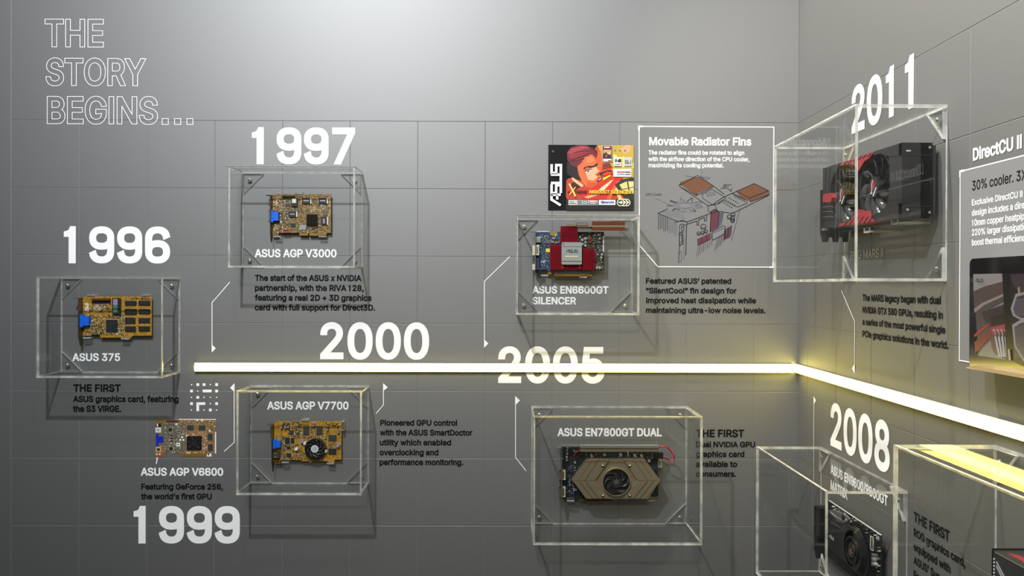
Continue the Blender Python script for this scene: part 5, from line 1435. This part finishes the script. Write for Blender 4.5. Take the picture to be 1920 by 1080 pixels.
for i in range(96):
    t = 2 * math.pi * i / 96; c_, s_ = math.cos(t), math.sin(t); ca, cb = hub[0], hub[1]
    dr.prism(R, [(ca + (rr - .004) * c_ - .0005 * s_, cb + (rr - .004) * s_ + .0005 * c_), (ca + (rr + .0016) * c_ - .0005 * s_, cb + (rr + .0016) * s_ + .0005 * c_), (ca + (rr + .0016) * c_ + .0005 * s_, cb + (rr + .0016) * s_ - .0005 * c_), (ca + (rr - .004) * c_ + .0005 * s_, cb + (rr - .004) * s_ - .0005 * c_)], .0285, .0325, BLACKM)
dr.build('blower_ribs', o, kind='stuff')
f = MB(); f.ring(R, hub[0], hub[1], .021, .024, .040, .0425, BLACKM, 40); f.build('intake_ring', o)
fo = fan(R, o, hub[0], hub[1], .021, .012, .0415, .006, 11, bm_=BLACKP)
f = MB(); f.ring(R, hub[0], hub[1], .0112, .0120, .0415, .0419, STEEL, 28)
f.flat(R, [(hub[0] + .010 * x, hub[1] + .010 * y) for x, y in ((-.5, .1), (-.1, .5), (.6, .55), (.25, .2), (.45, -.1), (0, -.3))], .0420, REDP)
f.ribbon(R, [(hub[0] + .010 * x, hub[1] + .010 * y) for x, y in ((-.6, 0), (-.2, -.25), (.2, -.45), (.5, -.35))], .0008, .0421, GREYST); f.build('hub_emblem', fo, recalc=False)
f = MB(); f.ribbon(R, V.pts([(308, 345), (360, 338), (440, 372), (520, 410), (545, 440), (520, 462), (460, 455), (400, 420)], .041), .003, .041, CHROME, .003, True); f.build('polished_trim', o)
f = MB(); ca, cb = V.p(478, 422, .042); f.dome(R, ca, cb, .0075, .038, .005, GLB, 18); f.ring(R, ca, cb, .0068, .0085, .038, .0405, CHROME, 24); f.build('round_window', o)
f = MB(); a, b = V.p(328, 640, .0404); vs_b = MB()
S0 = V.p(328, 640, .0404); S1 = V.p(415, 690, .0404); hh = abs(V.p(328, 605, .0404)[1] - V.p(328, 640, .0404)[1]); asus_mark(f, R, S0[0], S0[1], hh * .82, .0404, GREYST, th=.22); f.build('wordmark', o, recalc=False)
for k in range(8):
    f = MB(); f.ribbon(R, V.pts([(340 + k * 12, 460 + k * 6), (350 + k * 12, 498 + k * 6)], .0406), .0009, .0406, BLACKP, .0006); f.build('vent_slot', o)
br = MB(); zb0 = V.p(180, 888, .03)[1]; ztb = V.p(180, 290, .03)[1]
prof = [(.004, ztb), (.033, ztb), (.033, zb0 + .016), (.031, zb0 + .012), (.029, zb0), (.021, zb0), (.019, zb0 + .010), (.015, zb0 + .010), (.013, zb0), (.006, zb0), (.004, zb0 + .012)]
tri = geometry.tessellate_polygon([[Vector((w, b, 0)) for w, b in prof]]); n = len(prof); ab = aF_ - .001
br.add([R.P(ab, b, w) for w, b in prof] + [R.P(ab - .001, b, w) for w, b in prof], [tuple(t) for t in tri] + [tuple(i + n for i in reversed(t)) for t in tri] + [(i, i + n, (i + 1) % n + n, (i + 1) % n) for i in range(n)], BLACKP)
br.box(R, ab - .001, ztb, ab + .012, ztb + .001, .008, .033, BLACKP)
br.build('bracket', o)
f = MB(); f.box(R, ab + .002, V.p(250, 700, .035)[1], ab + .020, V.p(250, 360, .035)[1], .014, .030, BLACKM); f.build('video_port', o)
for y in (832, 888, 942):
    ca, cb = V.p(796, y, .024)
    f = MB(); f.disc(R, ca, cb, .0040, WB, .024, GREYST, n=16, inset=.0004); f.build('capacitor', o, smooth=False)
rng = random.Random(9)
mb = MB()
for _ in range(150):
    a = rng.uniform(aF_ + .03, aN_ - .002); b = zt_ - rng.uniform(.001, .012) if rng.random() < .55 else zt_ - rng.uniform(.012, .10)
    if b < zt_ - .012: a = rng.uniform(aN_ - .016, aN_ - .002)
    s_ = rng.uniform(.0006, .0022); mb.box(R, a, b - s_, a + s_ * 1.5, b, WB, WB + rng.uniform(.001, .006), rng.choice([CHIPG, CHIP, SILVP, GREYST, BEIGE, COPPER, CHIP]))
mb.build('soldered_components', o, kind='stuff')
f = MB(); f.box(R, aN_ - .020, zt_ - .030, aN_ - .004, zt_ - .012, WB, .024, BLACKP); f.build('power_socket', o)
f = MB(); f.ribbon(R, [(aF_ + .02, zt_ + .0004), (aN_, zt_ + .0004)], .0012, WB + .0006, GREYST, .002); f.build('board_edge', o)
f = MB(); ca, cb = V.p(895, 780, .028); f.box(R, aN_ + .001, cb - .011, aN_ + .0035, cb + .012, .0004, .026, CLEAR); f.box(R, aN_ - .006, cb - .011, aN_ + .0035, cb + .012, .0262, .0285, EDGE, CLEAR); f.build('acrylic_clip', o)

# ------------------------------------------------------------------ card at the lower right corner
V = Vw(R, 1860, 900, 6.0)
WF = .055
a0_, b1_ = V.p(14, 790, WF); 
o = thing('graphics_card', 'dark graphics card with silver lines and a red stripe at the lower right corner', 'graphics card', R.P(a0_ + .13, b1_ - .12, 0), 'graphics cards on the right wall')
zt_ = b1_; f = MB(); f.box(R, a0_, zt_ - .115, a0_ + .27, zt_, .012, WF, mat('charcoal_shroud', (0.022, 0.022, 0.024), rough=.35)); bo = f.build('body', o)
f = MB(); f.box(R, a0_ - .0015, zt_ - .13, a0_ - .0003, zt_ + .002, .008, WF + .001, BLACKP); f.build('bracket', o)
for k in range(26):
    f = MB(); f.disc(R, a0_ + .0022, zt_ - .010 - k * .0042, .0012, WF + .0001, WF + .0006, GREYST, n=8); f.build('rivet', o)
for pts in ([(a0_ + .004, zt_ - .001), (a0_ + .26, zt_ - .001)], [(a0_ + .006, zt_ - .012), (a0_ + .05, zt_ - .050), (a0_ + .10, zt_ - .060)], [(a0_ + .006, zt_ - .017), (a0_ + .048, zt_ - .056), (a0_ + .10, zt_ - .066)]):
    f = MB(); f.ribbon(R, pts, .0014, WF + .0008, ALU, .0008); f.build('silver_line', o)
f = MB(); f.add([R.P(a, zt_ + .0006, w) for a, w in ((a0_ + .012, .046), (a0_ + .25, .046), (a0_ + .25, .034), (a0_ + .020, .036))] + [R.P(a, zt_ + .0001, w) for a, w in ((a0_ + .012, .046), (a0_ + .25, .046), (a0_ + .25, .034), (a0_ + .020, .036))],
      [(0, 1, 2, 3), (7, 6, 5, 4), (0, 4, 5, 1), (1, 5, 6, 2), (2, 6, 7, 3), (3, 7, 4, 0)], REDP); f.build('red_stripe', o)
f = MB(); f.box(R, a0_ + .035, zt_ + .0002, a0_ + .060, zt_ + .004, .020, .028, GOLD); f.build('link_contact', o)
for k in range(2):
    ca = a0_ + .085 + k * .10; cb = zt_ - .060
    f = MB(); f.ring(R, ca, cb, .040, .043, WF + .0002, WF + .003, BLACKP, 40); f.build('fan_ring', o); fan(R, o, ca, cb, .039, .014, WF + .006, .005, 9)
f = MB(); clip(f, R, a0_ + .05, zt_ - .117, .05, -1, .02, .014); f.build('acrylic_clip', o)

# ------------------------------------------------------------------ information panel and display screen at the right edge
o = thing('information_panel', 'grey printed panel reading 30% cooler behind the display screen', 'wall print', R.P(*R.px(1802, 676, 0), 0))
p0 = R.px(1801.5, 321.5); p1 = R.px(1801.5, 676); aE = p0[0] + .42
mb = MB(); mb.flat(R, [(p0[0], p1[1]), (aE, p1[1]), (aE, p0[1]), (p0[0], p0[1])], .0007, VGREY); mb.build('panel_ground', o, recalc=False)
mb = MB(); mb.ribbon(R, [(p0[0], p1[1]), (aE, p1[1]), (aE, p0[1]), (p0[0], p0[1])], .0016, .0009, VWHITE, closed=True)
mb.ribbon(R, [(p0[0] - .0004, p0[1] - .008), (p0[0] - .0004, p0[1]), (p0[0] + .010, p0[1])], .0032, .001, VWHITE); mb.build('panel_border', o, recalc=False)
mb = MB()
text_line(mb, R, '30% cooler. 3X', 1822.6, 357.5, 1925, 339.5, VBLACK, .04, w=.0009)
for t, y1, y0, ue in (('Exclusive DirectCU II thermal', 385.5, 374.4, 1960), ('design includes a direct-touch', 405, 393.2, 1968), ('10mm copper heatpipe and', 424, 412.2, 1949), ('220% larger dissipation to', 441.8, 430, 1945), ('boost thermal efficiency.', 460.6, 448.8, 1931)):
    text_line(mb, R, t, 1822.3, y1, ue, y0, VWHITE, .04, w=.0009)
mb.build('panel_lettering', o, recalc=False)

V = Vw(R, 1800, 470, 4.32)
SW = .032
c0 = V.p(78, 66, SW); c1 = V.p(78, 960, SW); aE = c0[0] + .46
zt_, zb_ = c0[1], c1[1]
o = thing('display_screen', 'black framed display screen with a lower rim tinted like warm reflected light showing a graphics card', 'screen', R.P(c0[0] + .2, zb_, 0))
rad = .008; n = 6
def rrect(a0, b0, a1, b1, r):
    out = []
    for cx_, cy_, t0 in ((a1 - r, b1 - r, 0), (a0 + r, b1 - r, 90), (a0 + r, b0 + r, 180), (a1 - r, b0 + r, 270)):
        for i in range(n + 1):
            t = math.radians(t0 + 90 * i / n); out.append((cx_ + r * math.cos(t), cy_ + r * math.sin(t)))
    return out
GB = mat('gloss_black_bezel', (0.006, 0.006, 0.007), rough=.12)
mb = MB(); mb.prism(R, rrect(c0[0], zb_ + .002, aE, zt_, rad), .0012, SW, mat('grey_housing', srgb(120, 120, 124), rough=.4), top=GB); mb.build('housing', o)
mb = MB(); GR = mat('led_reflection_rim', srgb(230, 200, 150), rough=.30, metal=.8)  # the light strip's warm reflection is put into the rim's colour
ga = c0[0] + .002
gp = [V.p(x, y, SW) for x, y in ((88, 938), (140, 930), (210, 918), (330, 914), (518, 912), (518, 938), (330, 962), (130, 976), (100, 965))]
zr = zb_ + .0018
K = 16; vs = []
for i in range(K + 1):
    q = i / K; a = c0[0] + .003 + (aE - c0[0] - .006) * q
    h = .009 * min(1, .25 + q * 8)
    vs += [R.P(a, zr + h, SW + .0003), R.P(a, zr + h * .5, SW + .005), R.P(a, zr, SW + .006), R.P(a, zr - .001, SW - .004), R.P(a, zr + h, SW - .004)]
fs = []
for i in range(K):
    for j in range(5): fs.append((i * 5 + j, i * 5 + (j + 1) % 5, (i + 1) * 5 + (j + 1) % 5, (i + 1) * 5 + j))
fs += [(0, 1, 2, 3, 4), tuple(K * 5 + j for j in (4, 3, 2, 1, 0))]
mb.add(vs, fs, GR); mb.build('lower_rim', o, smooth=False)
def scr(name, r, g, b, e=.30):
    c = srgb(r, g, b); return mat(name, (c[0] * .12, c[1] * .12, c[2] * .12), rough=.25, emit=c, estr=e)
mb = MB(); k1 = [SW + .0004]
def sp(pts, c):
    k1[0] += .00004; mb.flat(R, V.pts(pts, SW), k1[0], scr('screen_image', *c))
sp([(110, 190), (350, 185), (385, 885), (150, 850)], (96, 84, 86))
sp([(110, 190), (350, 185), (352, 250), (200, 290), (112, 330)], (176, 170, 168))
sp([(112, 330), (200, 290), (352, 250), (360, 345), (180, 430), (118, 500)], (104, 84, 80))
sp([(118, 470), (180, 425), (362, 345), (366, 365), (200, 440), (120, 505)], (176, 160, 150))
sp([(240, 480), (372, 410), (374, 425), (250, 490)], (166, 150, 140))
sp([(180, 500), (372, 430), (378, 600), (240, 620), (200, 560)], (70, 52, 62))
sp([(250, 540), (376, 500), (378, 590), (262, 610)], (38, 24, 36))
sp([(118, 680), (240, 585), (245, 602), (120, 705)], (214, 48, 58)); sp([(120, 740), (250, 650), (262, 690), (130, 830)], (150, 44, 58)); sp([(250, 625), (378, 590), (380, 660), (262, 680)], (196, 70, 90))
sp([(150, 850), (190, 790), (260, 720), (300, 840), (385, 885)], (150, 148, 150)); sp([(250, 690), (300, 700), (330, 850), (290, 840), (262, 790)], (112, 74, 80))
for k in range(4): sp([(268 + k * 32, 640), (284 + k * 32, 632), (300 + k * 30, 690), (286 + k * 30, 700)], (196, 170, 176)); sp([(285 + k * 28, 700), (300 + k * 28, 694), (335 + k * 20, 860), (318 + k * 20, 862)], (206, 204, 212)); sp([(272 + k * 30, 655), (280 + k * 30, 650), (296 + k * 28, 690), (288 + k * 28, 694)], (80, 60, 70))
sp([(350, 185), (410, 183), (440, 900), (385, 885)], (14, 12, 18))
sp([(410, 183), (620, 178), (620, 980), (440, 900)], (34, 28, 40))
sp([(420, 195), (620, 180), (620, 330), (500, 350), (430, 260)], (78, 60, 72))
sp([(478, 300), (492, 290), (498, 340), (480, 345)], (206, 160, 110))
oct1 = [(420, 470), (460, 350), (600, 320), (600, 560), (500, 560), (440, 530)]
oct2 = [(432, 600), (500, 560), (600, 560), (600, 960), (520, 890), (450, 780)]
sp(oct1, (172, 172, 178)); sp(oct2, (172, 172, 178))
sp([(442, 470), (472, 372), (600, 340), (600, 540), (505, 545), (455, 515)], (74, 66, 80)); sp([(450, 620), (505, 585), (600, 575), (600, 930), (525, 870), (465, 770)], (74, 66, 80))
for i in range(13): sp([(452, 395 + i * 11), (600, 385 + i * 11), (600, 388 + i * 11), (452, 398 + i * 11)], (150, 140, 156))
for i in range(22): sp([(458, 610 + i * 12), (600, 604 + i * 12), (600, 607 + i * 12), (458, 613 + i * 12)], (150, 140, 156))
sp([(408, 800), (420, 795), (430, 890), (415, 885)], (200, 196, 196))
mb.build('screen_picture', o, recalc=False)
f = MB(); a, b = V.p(142, 255, SW); asus_mark(f, R, a, b, abs(V.p(142, 230, SW)[1] - b), k1[0] + .0002, CHIP, th=.22); f.build('screen_wordmark', o, recalc=False)

for o_ in bpy.data.objects:
    if '_o' in o_: del o_['_o']
